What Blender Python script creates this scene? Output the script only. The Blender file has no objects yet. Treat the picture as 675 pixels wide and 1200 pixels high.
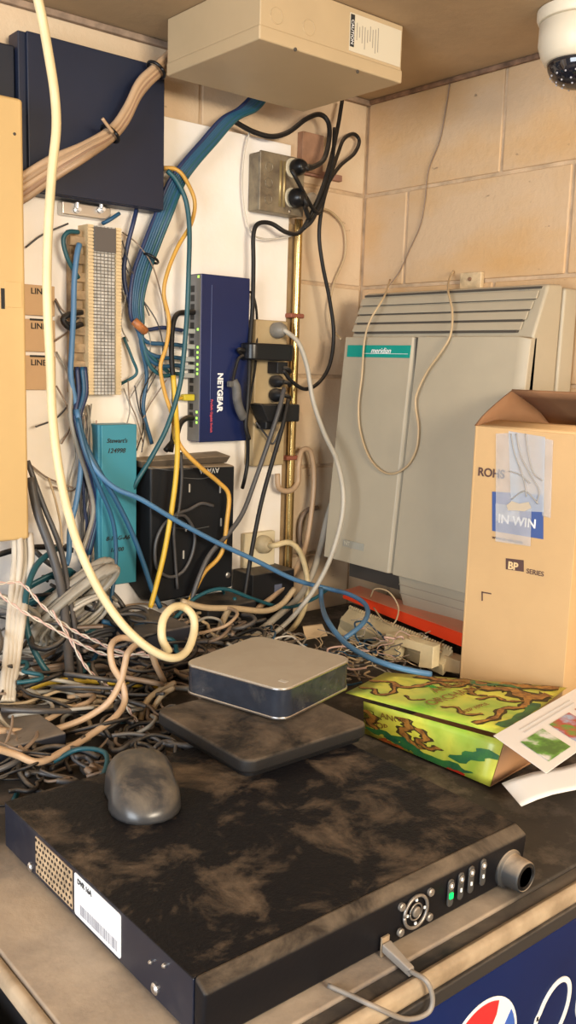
import bpy, bmesh, math, random
from mathutils import Vector, Matrix
random.seed(7)
SC = bpy.context.scene
COL = SC.collection
V = Vector
# ------------------------------------------------------------------ camera
FPX = 1074.46
Hd, Pt, Rl = math.radians(49.95), math.radians(9.116), math.radians(1.73)
CAM = V((-1.5112, -1.5610, 1.6))
Fh = V((math.cos(Hd), math.sin(Hd), 0)); Rh = V((math.sin(Hd), -math.cos(Hd), 0)); ZZ = V((0, 0, 1))
FW = math.cos(Pt)*Fh - math.sin(Pt)*ZZ
U0 = math.sin(Pt)*Fh + math.cos(Pt)*ZZ
RT = math.cos(Rl)*Rh + math.sin(Rl)*U0
UP = -math.sin(Rl)*Rh + math.cos(Rl)*U0
cd = bpy.data.cameras.new('camera'); cam = bpy.data.objects.new('camera', cd); COL.objects.link(cam)
cd.sensor_fit = 'VERTICAL'; cd.sensor_height = 24; cd.lens = FPX/1200*24; cd.clip_start = .02
m = Matrix((RT, UP, -FW)).transposed().to_4x4(); m.translation = CAM
cam.matrix_world = m
SC.camera = cam

def ray(px, py): return FW + (px-337.5)/FPX*RT + (600-py)/FPX*UP
def at(px, py, ax, val):
    v = ray(px, py); return CAM + v*((val-CAM[ax])/v[ax])
def W(px, py, off=.02): return at(px, py, 1, -off)      # point at a distance from the left wall
def R(px, py, off=.02): return at(px, py, 0, -off)      # point at a distance from the right wall
def T(px, py, z): return at(px, py, 2, z)               # point at a height

# ------------------------------------------------------------------ materials
MC = {}
def mat(name, col, rough=.6, metal=0, var=0, vs=8, dust=0, ds=6, dcol=(.42, .33, .24), bump=0, bs=40, spec=.5, emit=None, trans=0, coat=0, dust_all=0, var2=None, alpha=1, dlo=.35, dhi=.65):
    if name in MC: return MC[name]
    M = bpy.data.materials.new(name); M.use_nodes = True; nt = M.node_tree; N = nt.nodes; L = nt.links
    b = N['Principled BSDF']; b.inputs['Roughness'].default_value = rough; b.inputs['Metallic'].default_value = metal
    b.inputs['Specular IOR Level'].default_value = spec
    if coat: b.inputs['Coat Weight'].default_value = coat
    if trans: b.inputs['Transmission Weight'].default_value = trans
    if alpha < 1: b.inputs['Alpha'].default_value = alpha
    tc = N.new('ShaderNodeTexCoord')
    def noise(s, det=5, ro=.6, dist=0):
        n = N.new('ShaderNodeTexNoise'); n.inputs['Scale'].default_value = s; n.inputs['Detail'].default_value = det
        n.inputs['Roughness'].default_value = ro; n.inputs['Distortion'].default_value = dist
        L.new(tc.outputs['Object'], n.inputs['Vector']); return n
    def ramp(src, lo, hi):
        r = N.new('ShaderNodeMapRange'); r.inputs[1].default_value = lo; r.inputs[2].default_value = hi
        L.new(src, r.inputs[0]); return r.outputs[0]
    def mix(f, a, c):
        x = N.new('ShaderNodeMix'); x.data_type = 'RGBA'
        if isinstance(f, float): x.inputs[0].default_value = f
        else: L.new(f, x.inputs[0])
        for s, k in ((a, 6), (c, 7)):
            if isinstance(s, tuple): x.inputs[k].default_value = (*s, 1)
            else: L.new(s, x.inputs[k])
        return x.outputs[2]
    c = col
    if var:
        n = noise(vs)
        c2 = var2 if var2 else tuple(v*(1-var) for v in col)
        c = mix(ramp(n.outputs[0], .35, .68), col, c2)
    if dust:
        n = noise(ds, 8, .68, .4)
        f = ramp(n.outputs[0], dlo, dhi)
        if not dust_all:
            g = N.new('ShaderNodeNewGeometry'); s = N.new('ShaderNodeSeparateXYZ'); L.new(g.outputs['Normal'], s.inputs[0])
            up = ramp(s.outputs[2], .25, .9)
            mm = N.new('ShaderNodeMath'); mm.operation = 'MULTIPLY'; L.new(f, mm.inputs[0]); L.new(up, mm.inputs[1]); f = mm.outputs[0]
        m2 = N.new('ShaderNodeMath'); m2.operation = 'MULTIPLY'; L.new(f, m2.inputs[0]); m2.inputs[1].default_value = dust; f = m2.outputs[0]
        c = mix(f, c, dcol)
        r = N.new('ShaderNodeMapRange'); L.new(f, r.inputs[0]); r.inputs[3].default_value = rough; r.inputs[4].default_value = .95
        L.new(r.outputs[0], b.inputs['Roughness'])
    if isinstance(c, tuple): b.inputs['Base Color'].default_value = (*c, 1)
    else: L.new(c, b.inputs['Base Color'])
    if bump:
        n = noise(bs, 4); bp = N.new('ShaderNodeBump'); bp.inputs['Strength'].default_value = bump; bp.inputs['Distance'].default_value = .004
        L.new(n.outputs[0], bp.inputs['Height']); L.new(bp.outputs[0], b.inputs['Normal'])
    if emit:
        b.inputs['Emission Color'].default_value = (*emit[0], 1); b.inputs['Emission Strength'].default_value = emit[1]
    MC[name] = M; return M

def block_mat(name, col, stain, stain_amt):
    M = mat(name, col, .75, bump=.35, bs=70, var=.10, vs=3)
    nt = M.node_tree; N = nt.nodes; L = nt.links; b = N['Principled BSDF']
    src = b.inputs['Base Color'].links[0].from_socket
    tc = N.new('ShaderNodeTexCoord')
    mp = N.new('ShaderNodeMapping'); mp.inputs['Scale'].default_value = (1.6, 1.6, 3.2); L.new(tc.outputs['Object'], mp.inputs[0])
    n = N.new('ShaderNodeTexNoise'); n.inputs['Scale'].default_value = 2.2; n.inputs['Detail'].default_value = 6; L.new(mp.outputs[0], n.inputs['Vector'])
    r = N.new('ShaderNodeMapRange'); r.inputs[1].default_value = .42; r.inputs[2].default_value = .7; r.inputs[4].default_value = stain_amt; L.new(n.outputs[0], r.inputs[0])
    x = N.new('ShaderNodeMix'); x.data_type = 'RGBA'; L.new(r.outputs[0], x.inputs[0]); L.new(src, x.inputs[6]); x.inputs[7].default_value = (*stain, 1)
    # small dark grime chips
    n2 = N.new('ShaderNodeTexNoise'); n2.inputs['Scale'].default_value = 17; n2.inputs['Detail'].default_value = 5; L.new(mp.outputs[0], n2.inputs['Vector'])
    r2 = N.new('ShaderNodeMapRange'); r2.inputs[1].default_value = .69; r2.inputs[2].default_value = .76; r2.inputs[4].default_value = .8; L.new(n2.outputs[0], r2.inputs[0])
    x2 = N.new('ShaderNodeMix'); x2.data_type = 'RGBA'; L.new(r2.outputs[0], x2.inputs[0]); L.new(x.outputs[2], x2.inputs[6]); x2.inputs[7].default_value = (.12, .08, .05, 1)
    L.new(x2.outputs[2], b.inputs['Base Color'])
    return M

# ------------------------------------------------------------------ mesh tools
def mesh_obj(name, bm, m, parent=None, smooth=False, bev=0, origin=None):
    bmesh.ops.recalc_face_normals(bm, faces=bm.faces[:])
    root = parent
    base = V((0, 0, 0))
    while root is not None:
        base += root.location; root = root.parent
    if origin is None and parent is None:
        xs = [v.co for v in bm.verts]
        origin = V((sum(v.x for v in xs)/len(xs), sum(v.y for v in xs)/len(xs), min(v.z for v in xs)))
    loc = V((0, 0, 0)) if parent is not None else V(origin)
    sh = base if parent is not None else loc
    for v in bm.verts: v.co -= sh
    me = bpy.data.meshes.new(name); bm.to_mesh(me); bm.free()
    for x in (m if isinstance(m, (list, tuple)) else [m]): me.materials.append(x)
    if smooth:
        for p in me.polygons: p.use_smooth = True
    o = bpy.data.objects.new(name, me); COL.objects.link(o); o.location = loc
    if parent is not None: o.parent = parent
    if bev:
        b = o.modifiers.new('bevel', 'BEVEL'); b.width = bev; b.segments = 2; b.limit_method = 'ANGLE'; b.angle_limit = math.radians(40)
        for p in me.polygons: p.use_smooth = True
        w = o.modifiers.new('wn', 'WEIGHTED_NORMAL')
    return o
def tag(o, label=None, cat=None, group=None, kind=None):
    if label: o['label'] = label
    if cat: o['category'] = cat
    if group: o['group'] = group
    if kind: o['kind'] = kind
    return o
def thing(name, loc, label, cat, group=None):
    o = bpy.data.objects.new(name, None); COL.objects.link(o); o.location = loc; o.empty_display_size = .02
    return tag(o, label, cat, group)
def BM(): return bmesh.new()
def box(bm, a, b, mi=0):
    x0, x1 = sorted((a[0], b[0])); y0, y1 = sorted((a[1], b[1])); z0, z1 = sorted((a[2], b[2]))
    vs = [bm.verts.new(p) for p in ((x0,y0,z0),(x1,y0,z0),(x1,y1,z0),(x0,y1,z0),(x0,y0,z1),(x1,y0,z1),(x1,y1,z1),(x0,y1,z1))]
    for f in ((0,3,2,1),(4,5,6,7),(0,1,5,4),(1,2,6,5),(2,3,7,6),(3,0,4,7)):
        bm.faces.new([vs[i] for i in f]).material_index = mi
    return bm
def hexa(bm, lo, hi, mi=0):
    """prism between two quads (lists of 4 points each)"""
    n = len(lo)
    a = [bm.verts.new(p) for p in lo]; b = [bm.verts.new(p) for p in hi]
    bm.faces.new(a[::-1]).material_index = mi; bm.faces.new(b).material_index = mi
    for i in range(n): bm.faces.new((a[i], a[(i+1) % n], b[(i+1) % n], b[i])).material_index = mi
    return bm
def frame_of(d):
    d = d.normalized(); u = d.cross(V((0, 0, 1)))
    if u.length < 1e-3: u = d.cross(V((1, 0, 0)))
    u.normalize(); return u, d.cross(u).normalized()
def cyl(bm, a, b, r, r2=None, n=16, mi=0):
    a, b = V(a), V(b); u, w = frame_of(b-a); r2 = r if r2 is None else r2
    A = [bm.verts.new(a+(u*math.cos(t)+w*math.sin(t))*r) for t in [2*math.pi*i/n for i in range(n)]]
    B = [bm.verts.new(b+(u*math.cos(t)+w*math.sin(t))*r2) for t in [2*math.pi*i/n for i in range(n)]]
    bm.faces.new(A[::-1]).material_index = mi; bm.faces.new(B).material_index = mi
    for i in range(n): bm.faces.new((A[i], A[(i+1) % n], B[(i+1) % n], B[i])).material_index = mi
    return bm
def spline(pts, step=6):
    P = [V(p) for p in pts]
    if len(P) < 3: return P
    P = [P[0]*2-P[1]] + P + [P[-1]*2-P[-2]]
    out = []
    for i in range(1, len(P)-2):
        p0, p1, p2, p3 = P[i-1:i+3]
        for k in range(step):
            t = k/step
            out.append(.5*((2*p1)+(p2-p0)*t+(2*p0-5*p1+4*p2-p3)*t*t+(3*p1-p0-3*p2+p3)*t*t*t))
    out.append(P[-2]); return out
def tube(bm, pts, r, n=8, step=6, mi=0, flat=1, caps=True, smoothpath=True):
    P = spline(pts, step) if smoothpath else [V(p) for p in pts]
    Q = [P[0]]
    for p in P[1:]:
        if (p-Q[-1]).length > 1e-5: Q.append(p)
    P = Q
    if len(P) < 2: return bm
    u = None; rings = []
    for i, p in enumerate(P):
        d = (P[min(i+1, len(P)-1)]-P[max(i-1, 0)])
        if d.length < 1e-7: d = P[min(i+1, len(P)-1)]-P[i-1]
        d.normalize()
        if u is None: u, _ = frame_of(d)
        u = (u-d*u.dot(d))
        if u.length < 1e-4: u, _ = frame_of(d)
        u.normalize(); w = d.cross(u)
        rings.append([bm.verts.new(p+(u*math.cos(2*math.pi*k/n)*flat+w*math.sin(2*math.pi*k/n))*r) for k in range(n)])
    for a, b in zip(rings, rings[1:]):
        for k in range(n): bm.faces.new((a[k], a[(k+1) % n], b[(k+1) % n], b[k])).material_index = mi
    if caps:
        bm.faces.new(rings[0][::-1]).material_index = mi; bm.faces.new(rings[-1]).material_index = mi
    return bm
def prism(bm, outline, o, u, v, w, mi=0):
    """outline (2-D points) in plane o,u,v, thickness vector w"""
    lo = [o+u*x+v*y for x, y in outline]; return hexa(bm, lo, [p+w for p in lo], mi)
def rrect(w, h, r, n=5, x0=0, y0=0):
    pts = []
    for cx, cy, a in ((w-r, r, -90), (w-r, h-r, 0), (r, h-r, 90), (r, r, 180)):
        for k in range(n+1):
            t = math.radians(a+90*k/n); pts.append((x0+cx+r*math.cos(t), y0+cy+r*math.sin(t)))
    return pts
def lathe(bm, c, prof, n=32, mi=0, ax=V((0, 0, 1))):
    u, w = frame_of(ax); rings = []
    for r, h in prof:
        rings.append([bm.verts.new(V(c)+ax*h+(u*math.cos(2*math.pi*k/n)+w*math.sin(2*math.pi*k/n))*max(r, 1e-5)) for k in range(n)])
    for a, b in zip(rings, rings[1:]):
        for k in range(n): bm.faces.new((a[k], a[(k+1) % n], b[(k+1) % n], b[k])).material_index = mi
    bm.faces.new(rings[0][::-1]).material_index = mi; bm.faces.new(rings[-1]).material_index = mi
    return bm
TEXTS = []
def text(name, s, o, u, v, size, m, parent, ext=.0004, bold=0, shear=0):
    c = bpy.data.curves.new(name, 'FONT'); c.body = s; c.size = size; c.extrude = ext; c.offset = bold; c.shear = shear
    c.materials.append(m)
    ob = bpy.data.objects.new(name, c); COL.objects.link(ob)
    u = V(u).normalized(); v = V(v); v = (v-u*v.dot(u)).normalized(); w = u.cross(v)
    mm = Matrix((u, v, w)).transposed().to_4x4(); mm.translation = V(o)
    base = V((0, 0, 0)); r = parent
    while r is not None: base += r.location; r = r.parent
    mm.translation = V(o)-base
    ob.parent = parent; ob.matrix_local = mm
    TEXTS.append(ob); return ob

# palette ------------------------------------------------------------------
DUST = (.36, .28, .20)
m_black = mat('black_plastic', (.010, .010, .011), .5, dust=.35, ds=14, bump=.1, spec=.3)
m_blackc = mat('black_cable', (.010, .009, .009), .5, spec=.3, dust=.35, ds=20)
m_blk_clean = mat('black_gloss', (.008, .008, .009), .3, spec=.35)
m_white = mat('white_plastic', (.75, .72, .66), .5, var=.1)
m_screw = mat('steel_screw', (.6, .6, .6), .35, 1)
m_ink = mat('black_ink', (.02, .02, .02), .8)
m_wprint = mat('white_print', (.85, .85, .85), .6)

# ------------------------------------------------------------------ room
ZC = 2.185
m_rb = block_mat('painted_block_right', (.60, .43, .27), (.56, .33, .13), .85)
m_lb = block_mat('painted_block_left', (.66, .52, .36), (.62, .40, .24), .5)
m_mortar = mat('mortar', (.62, .45, .29), .9, bump=.4, bs=80, var=.35, vs=20)
def blockwall(name, axis, mtl, length, first, w=.41):
    bm = BM(); row = 0; z = ZC
    while z > 0:
        z0 = max(z-.203, 0); s = first[row % 2]; x = 0
        edges = [0]; e = s
        while e < length: edges.append(e); e += w
        edges.append(length)
        for a, b in zip(edges, edges[1:]):
            if b-a < .02: continue
            g = .0035
            if axis == 0: box(bm, (0, -(a+g), z0+g), (.05, -(b-g), z-g))
            else: box(bm, (-(a+g), 0, z0+g), (-(b-g), .05, z-g))
        z = z0; row += 1
    if axis == 0: box(bm, (.0035, .055, 0), (.055, -length, ZC), 1)
    else: box(bm, (.0036, .0035, 0), (-length, .055, ZC), 1)
    o = mesh_obj(name, bm, [mtl, m_mortar], bev=.003, origin=(0, 0, 0)); o['kind'] = 'structure'; return o
blockwall('wall_right', 0, m_rb, 3.6, (.377, .132))
blockwall('wall_left', 1, m_lb, 3.6, (.45, .2))
m_ceil = mat('ceiling_paint', (.48, .34, .20), .8, var=.25, vs=2.5, bump=.15, bs=60)
o = mesh_obj('ceiling', box(BM(), (.06, .06, ZC), (-3.6, -3.6, ZC+.03)), m_ceil); o['kind'] = 'structure'
o = mesh_obj('floor', box(BM(), (.06, .06, -.03), (-3.6, -3.6, 0)), mat('floor_concrete', (.35, .32, .28), .9, var=.4, vs=5, bump=.3)); o['kind'] = 'structure'
# stained wood strip where the ceiling meets the right wall
m_trim = mat('trim_wood', (.30, .17, .10), .8, var=.7, vs=30, bump=.4, bs=90)
bm = BM(); box(bm, (-.0005, -.001, ZC-.010), (-.009, -3.59, ZC-.0005)); o = mesh_obj('trim_1', bm, m_trim, bev=.002); o['kind'] = 'structure'
bm = BM(); box(bm, (-.001, -.0005, ZC-.012), (-3.59, -.012, ZC-.0005)); o = mesh_obj('trim_2', bm, mat('trim_wood_left', (.34, .24, .17), .8, var=.5, vs=30, bump=.4), bev=.002); o['kind'] = 'structure'
# mounting board on the left wall
m_board = mat('white_board_paint', (.88, .85, .84), .55, var=.10, vs=3, var2=(.84, .76, .64), bump=.12, bs=60)
bm = BM(); box(bm, (-1.75, -.0005, .6), (-.232, -.014, 2.052))
tag(mesh_obj('mounting_board', bm, m_board, bev=.0015), 'white painted plywood mounting board covering most of the left wall', 'board')
bm = BM(); box(bm, (-.2315, -.0005, 1.0405), (-.2, -.012, 1.895))
tag(mesh_obj('trim_3', bm, mat('brown_strip', (.36, .24, .12), .6, var=.4, vs=20), bev=.001), kind='structure')

# ------------------------------------------------------------------ cooler
m_ctop = mat('cooler_top_dust', (.30, .24, .18), .8, var=.5, vs=7, var2=(.12, .10, .09), dust=.75, ds=5, dcol=(.47, .37, .27), bump=.2, bs=70)
def cooler_dust():
    nt = m_ctop.node_tree; N = nt.nodes; L = nt.links; b = N['Principled BSDF']; src = b.inputs['Base Color'].links[0].from_socket
    g = N.new('ShaderNodeTexCoord'); sp = N.new('ShaderNodeSeparateXYZ'); L.new(g.outputs['Object'], sp.inputs[0])
    n = N.new('ShaderNodeTexNoise'); n.inputs['Scale'].default_value = 9; n.inputs['Detail'].default_value = 6; L.new(g.outputs['Object'], n.inputs['Vector'])
    ad = N.new('ShaderNodeMath'); ad.operation = 'MULTIPLY_ADD'; L.new(n.outputs[0], ad.inputs[0]); ad.inputs[1].default_value = .25; L.new(sp.outputs[1], ad.inputs[2])
    mr = N.new('ShaderNodeMapRange'); mr.inputs[1].default_value = -.02; mr.inputs[2].default_value = .08; mr.inputs[4].default_value = .93; L.new(ad.outputs[0], mr.inputs[0])
    a2 = N.new('ShaderNodeMath'); a2.operation = 'MULTIPLY_ADD'; L.new(n.outputs[0], a2.inputs[0]); a2.inputs[1].default_value = .25; L.new(sp.outputs[0], a2.inputs[2])
    ml = N.new('ShaderNodeMapRange'); ml.inputs[1].default_value = -.02; ml.inputs[2].default_value = .05; ml.inputs[4].default_value = .93; L.new(a2.outputs[0], ml.inputs[0])
    mu = N.new('ShaderNodeMath'); mu.operation = 'MAXIMUM'; L.new(mr.outputs[0], mu.inputs[0]); L.new(ml.outputs[0], mu.inputs[1])
    n3 = N.new('ShaderNodeTexNoise'); n3.inputs['Scale'].default_value = 14; n3.inputs['Detail'].default_value = 8; n3.inputs['Roughness'].default_value = .7; L.new(g.outputs['Object'], n3.inputs['Vector'])
    m3 = N.new('ShaderNodeMapRange'); m3.inputs[1].default_value = .5; m3.inputs[2].default_value = .78; m3.inputs[3].default_value = 1; m3.inputs[4].default_value = .35; L.new(n3.outputs[0], m3.inputs[0])
    m4 = N.new('ShaderNodeMath'); m4.operation = 'MULTIPLY'; L.new(mu.outputs[0], m4.inputs[0]); L.new(m3.outputs[0], m4.inputs[1]); mu = m4
    x = N.new('ShaderNodeMix'); x.data_type = 'RGBA'; L.new(mu.outputs[0], x.inputs[0]); L.new(src, x.inputs[6]); x.inputs[7].default_value = (.017, .014, .012, 1); L.new(x.outputs[2], b.inputs['Base Color'])
cooler_dust()
m_cblack = mat('cooler_black', (.015, .015, .017), .5, dust=.2, ds=15)
m_lip = mat('cooler_lip', (.40, .31, .21), .6, var=.5, vs=22, var2=(.22, .16, .10))
m_blue = mat('sign_blue', (.002, .013, .085), .45, spec=.12, var=.25, vs=5)
CZ = 1.04; CX0, CX1, CY = -1.20, -.01, -1.06
c = thing('beverage_cooler', (-.6, -.5, 0), 'large beverage cooler with dusty top and blue front sign with a round logo', 'cooler')
bm = BM(); box(bm, (CX0+.01, -.02, .04), (CX1, CY+.03, CZ-.03)); mesh_obj('body', bm, m_cblack, c, bev=.004)
bm = BM(); box(bm, (CX0, -.02, CZ-.03), (CX1, CY+.03, CZ)); mesh_obj('top_panel', bm, m_ctop, c, bev=.003)
bm = BM(); box(bm, (CX0, CY+.029, CZ-.02), (CX1, CY+.013, CZ-.003)); mesh_obj('groove', bm, m_cblack, c)
bm = BM(); box(bm, (CX0, CY+.013, CZ-.020), (CX1, CY, CZ+.001)); mesh_obj('front_lip', bm, m_lip, c, bev=.006)
bm = BM(); box(bm, (CX0-.012, -.02, CZ-.02), (CX0, CY, CZ-.001)); mesh_obj('side_lip', bm, m_lip, c, bev=.005)
bm = BM(); box(bm, (CX0, CY+.03, CZ-.036), (CX1, CY-.001, CZ-.020)); mesh_obj('sign_frame', bm, m_cblack, c, bev=.002)
bm = BM(); box(bm, (CX0+.01, CY+.03, .74), (CX1, CY+.001, CZ-.036)); sg = mesh_obj('sign_panel', bm, m_blue, c, bev=.003)
bm = BM(); box(bm, (CX0+.02, CY+.03, .12), (CX1, CY+.004, .73)); mesh_obj('door', bm, mat('cooler_glass', (.02, .025, .03), .08), c, bev=.003)
# round logo: white disc, red upper part, blue lower part
lc = at(563, 1236, 1, CY); lr = .060; yf = CY+.0005
def disc_part(test, mi_name, mm, y, r=lr):
    bm = BM(); pts = test; hexa(bm, [(lc.x+px*r, y, lc.z+pz*r) for px, pz in pts], [(lc.x+px*r, y-.0006, lc.z+pz*r) for px, pz in pts]); return mesh_obj(mi_name, bm, mm, sg)
m_red = mat('sign_red', (.75, .012, .02), .35)
circ = [(math.cos(2*math.pi*i/48), math.sin(2*math.pi*i/48)) for i in range(48)]
disc_part(circ, 'logo_disc', mat('sign_white', (.82, .82, .82), .35), yf)
arc = [(math.cos(math.radians(a))*.93, math.sin(math.radians(a))*.93) for a in range(64, 186, 6)]
disc_part(arc+[(-.6, .16), (-.15, .18), (.18, .34), (.36, .6)], 'logo_red', m_red, yf-.0008)
arc = [(math.cos(math.radians(a))*.93, math.sin(math.radians(a))*.93) for a in list(range(200, 360, 8))+[0, 8, 16, 24, 32]]
disc_part(arc+[(.6, .25), (.35, -.1), (-.1, -.35), (-.5, -.38)], 'logo_blue', mat('sign_blue_logo', (.02, .10, .45), .35), yf-.0008)
# script letters p e p s i : slanted round strokes
def stroke(pts, w):
    bm = BM(); P = spline([V((lx0+a*ls+b*ls*.28, yf-.001, lz0+b*ls)) for a, b in pts], 8)
    vs = []
    for i, p in enumerate(P):
        d = (P[min(i+1, len(P)-1)]-P[max(i-1, 0)]).normalized(); n = V((-d.z, 0, d.x))
        vs.append((bm.verts.new(p+n*w/2), bm.verts.new(p-n*w/2), bm.verts.new(p-n*w/2+V((0, .0012, 0))), bm.verts.new(p+n*w/2+V((0, .0012, 0)))))
    for a, b in zip(vs, vs[1:]):
        for k in range(4): bm.faces.new((a[k], a[(k+1) % 4], b[(k+1) % 4], b[k]))
    bm.faces.new(vs[0]); bm.faces.new(vs[-1])
    return mesh_obj('letter_stroke', bm, MC['sign_white'], sg)
p0 = at(619, 1206, 1, CY); lx0, lz0, ls = p0.x-.006, p0.z-.055, .10
ring = [(.36+.30*math.cos(math.radians(a)), .52+.36*math.sin(math.radians(a))) for a in range(160, -190, -20)]
stroke([(.02, -.45), (.04, .1), (.04, .55), (.05, .6)]+ring, .0062)
lx0 += .083
stroke([(.05, .5), (.6, .5)]+[(.35+.29*math.cos(math.radians(a)), .5+.36*math.sin(math.radians(a))) for a in range(10, 320, 20)], .0062)
lx0 += .083
stroke([(.02, -.45), (.04, .1), (.04, .55), (.05, .6)]+ring, .0062)
lx0 += .083
stroke([(.5, .78), (.25, .86), (.1, .68), (.3, .52), (.48, .34), (.3, .15), (.05, .22)], .0062)
lx0 += .07
stroke([(.1, .85), (.08, .5), (.1, .15)], .0062)

# lower appliance left of the cooler
c = thing('chest_freezer', (-1.5, -.6, 0), 'low chest freezer with dusty grey lid at the bottom left corner beside the cooler', 'freezer')
bm = BM(); box(bm, (-1.9, -.03, .03), (-1.226, -1.3, .93)); mesh_obj('body', bm, mat('freezer_body', (.5, .48, .44), .5, var=.2), c, bev=.01)
bm = BM(); box(bm, (-1.9, -.03, .93), (-1.222, -1.31, .985)); mesh_obj('lid', bm, mat('freezer_lid', (.50, .46, .41), .65, var=.35, vs=6, dust=.6, ds=7, dcol=(.30, .24, .19), bump=.2), c, bev=.008)

# ------------------------------------------------------------------ recorder (DVR)
m_dvr = mat('recorder_black', (.006, .006, .008), .5, dust=.62, ds=13, dcol=(.26, .19, .13), bump=.3, bs=160, dlo=.49, dhi=.76, spec=.2)
m_dvrside = mat('recorder_side', (.010, .014, .028), .3, var=.2, dust=.12, ds=14, dust_all=1, dcol=(.3, .27, .25), dlo=.5, dhi=.75)
m_face = mat('recorder_face', (.006, .006, .008), .45, dust=.6, ds=12, dcol=(.27, .21, .15), bump=.1, spec=.2)
X0, X1, Y0, Y1, Z0, Z1 = -1.122, -.688, -.995, -.612, CZ+.006, 1.1
c = thing('video_recorder', (-.9, -.8, CZ), 'black dusty rack video recorder with label, vent grille and green light on cooler top', 'video recorder')
bm = BM(); box(bm, (X0, Y0, Z0), (X1, Y1, Z1-.0012)); mesh_obj('case', bm, m_dvrside, c, bev=.0012)
bm = BM(); box(bm, (X0-.0006, Y0, Z1-.0015), (X1+.0006, Y1-.001, Z1)); mesh_obj('top_cover', bm, m_dvr, c, bev=.0006)
bm = BM(); hexa(bm, [(X0, -1.008, Z0-.003), (X1, -1.008, Z0-.003), (X1, Y0, Z0-.003), (X0, Y0, Z0-.003)], [(X0, -1.012, Z1-.006), (X1, -1.012, Z1-.006), (X1, Y0, Z1+.002), (X0, Y0, Z1+.002)]); fb = mesh_obj('front_bezel', bm, m_face, c, bev=.0035)
m_gril = mat('grille_tan', (.50, .36, .22), .7, var=.5, vs=60, dust=.2)
bm = BM(); 
a0, a1, b0, b1 = -.695, -.780, 1.052, 1.094
box(bm, (X0-.0008, a0, b0), (X0+.0002, a1, b1)); gr = mesh_obj('vent_grille', bm, m_gril, c)
bm = BM()
for i in range(12):
    for j in range(6):
        y = a0+(a1-a0)*(i+.5)/12+(.0015 if j % 2 else -.0015); z = b0+(b1-b0)*(j+.5)/6
        cyl(bm, (X0-.0007, y, z), (X0-.0013, y, z), .0019, n=6)
mesh_obj('holes', bm, m_blk_clean, gr)
bm = BM(); prism(bm, rrect(.092, .045, .003), V((X0-.0002, -.785, 1.0505)), V((0, -1, 0)), V((0, 0, 1)), V((-.0006, 0, 0)))
lb = mesh_obj('sticker', bm, mat('sticker_white', (.82, .83, .85), .35), c)
text('lettering', 'LOREX', (X0-.0009, -.792, 1.0865), (0, -1, 0), (0, 0, 1), .0075, m_ink, lb, bold=.0002).data.body = 'DVR 16A'
bm = BM(); y = -.797
while y > -.872:
    w = random.choice((.0005, .0009, .0014)); box(bm, (X0-.0008, y, 1.055), (X0-.0010, y-w, 1.066)); y -= w+random.choice((.0007, .0012))
mesh_obj('barcode', bm, mat('barcode_grey', (.25, .25, .28), .6), lb)
for (y, z, r) in ((-.681, 1.052, .005), (-.937, 1.056, .0055), (-.930, 1.078, .002), (-.952, 1.087, .0022)):
    bm = BM(); lathe(bm, (X0, y, z), [(r, 0), (r, .0015), (r*.6, .003), (r*.15, .0032)], 14, ax=V((-1, 0, 0))); mesh_obj('screw', bm, m_screw, c, smooth=False)
# front controls
yF = -1.0125
def fp(px, py): return at(px, py, 1, yF)
m_dustyknob = mat('knob_dusty', (.03, .03, .03), .5, dust=.85, ds=25, dcol=(.40, .31, .22), dlo=.2, dhi=.5)
k = fp(600, 1017)
bm = BM(); lathe(bm, (k.x-.004, yF+.004, k.z), [(.0215, 0), (.0215, .004), (.018, .006), (.0172, .024), (.0155, .026), (.0150, .0245)], 36, ax=V((0, -1, 0))); kb = mesh_obj('jog_dial', bm, m_dustyknob, c, smooth=False, bev=.0006)
bm = BM(); lathe(bm, (k.x-.004, yF-.0200, k.z), [(.0148, 0), (.0146, .0012), (.012, .002), (.011, .0005)], 36, ax=V((0, -1, 0))); mesh_obj('dial_cap', bm, m_blk_clean, kb)
k = fp(487, 1068)
m_ringm = mat('ring_grey', (.30, .27, .24), .4, .6, var=.4, vs=60)
def torus(c, ax, R, r, n=32, k=8):
    u, w = frame_of(ax); bm = BM()
    tube(bm, [V(c)+(u*math.cos(2*math.pi*i/n)+w*math.sin(2*math.pi*i/n))*R for i in range(n+1)], r, k, smoothpath=False); return bm
ax = V((0, -1, 0))
bm = torus((k.x, yF-.0005, k.z), ax, .0165, .0018); rg = mesh_obj('navigation_ring', bm, m_ringm, c, smooth=True)
bm = torus((k.x, yF-.0005, k.z), ax, .0085, .0009); mesh_obj('inner_ring', bm, m_ringm, rg, smooth=True)
bm = BM(); lathe(bm, (k.x, yF+.001, k.z), [(.0055, 0), (.0055, .003), (.004, .0038)], 20, ax=ax); mesh_obj('centre_button', bm, m_ringm, rg)
bm = BM()
for a in range(4):
    t = math.pi/2*a; p = V((k.x+.0125*math.cos(t), yF, k.z+.0125*math.sin(t))); box(bm, p-V((.0012, .0014, .0012)), p+V((.0012, 0, .0012)))
mesh_obj('arrow_marks', bm, m_wprint, rg)
for dx, dz in ((-.021, .013), (.021, .013), (-.021, -.014), (.021, -.014)):
    bm = BM(); lathe(bm, (k.x+dx, yF+.001, k.z+dz), [(.0042, 0), (.0042, .0028), (.003, .0038)], 14, ax=ax); mesh_obj('round_button', bm, m_ringm, c)
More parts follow.
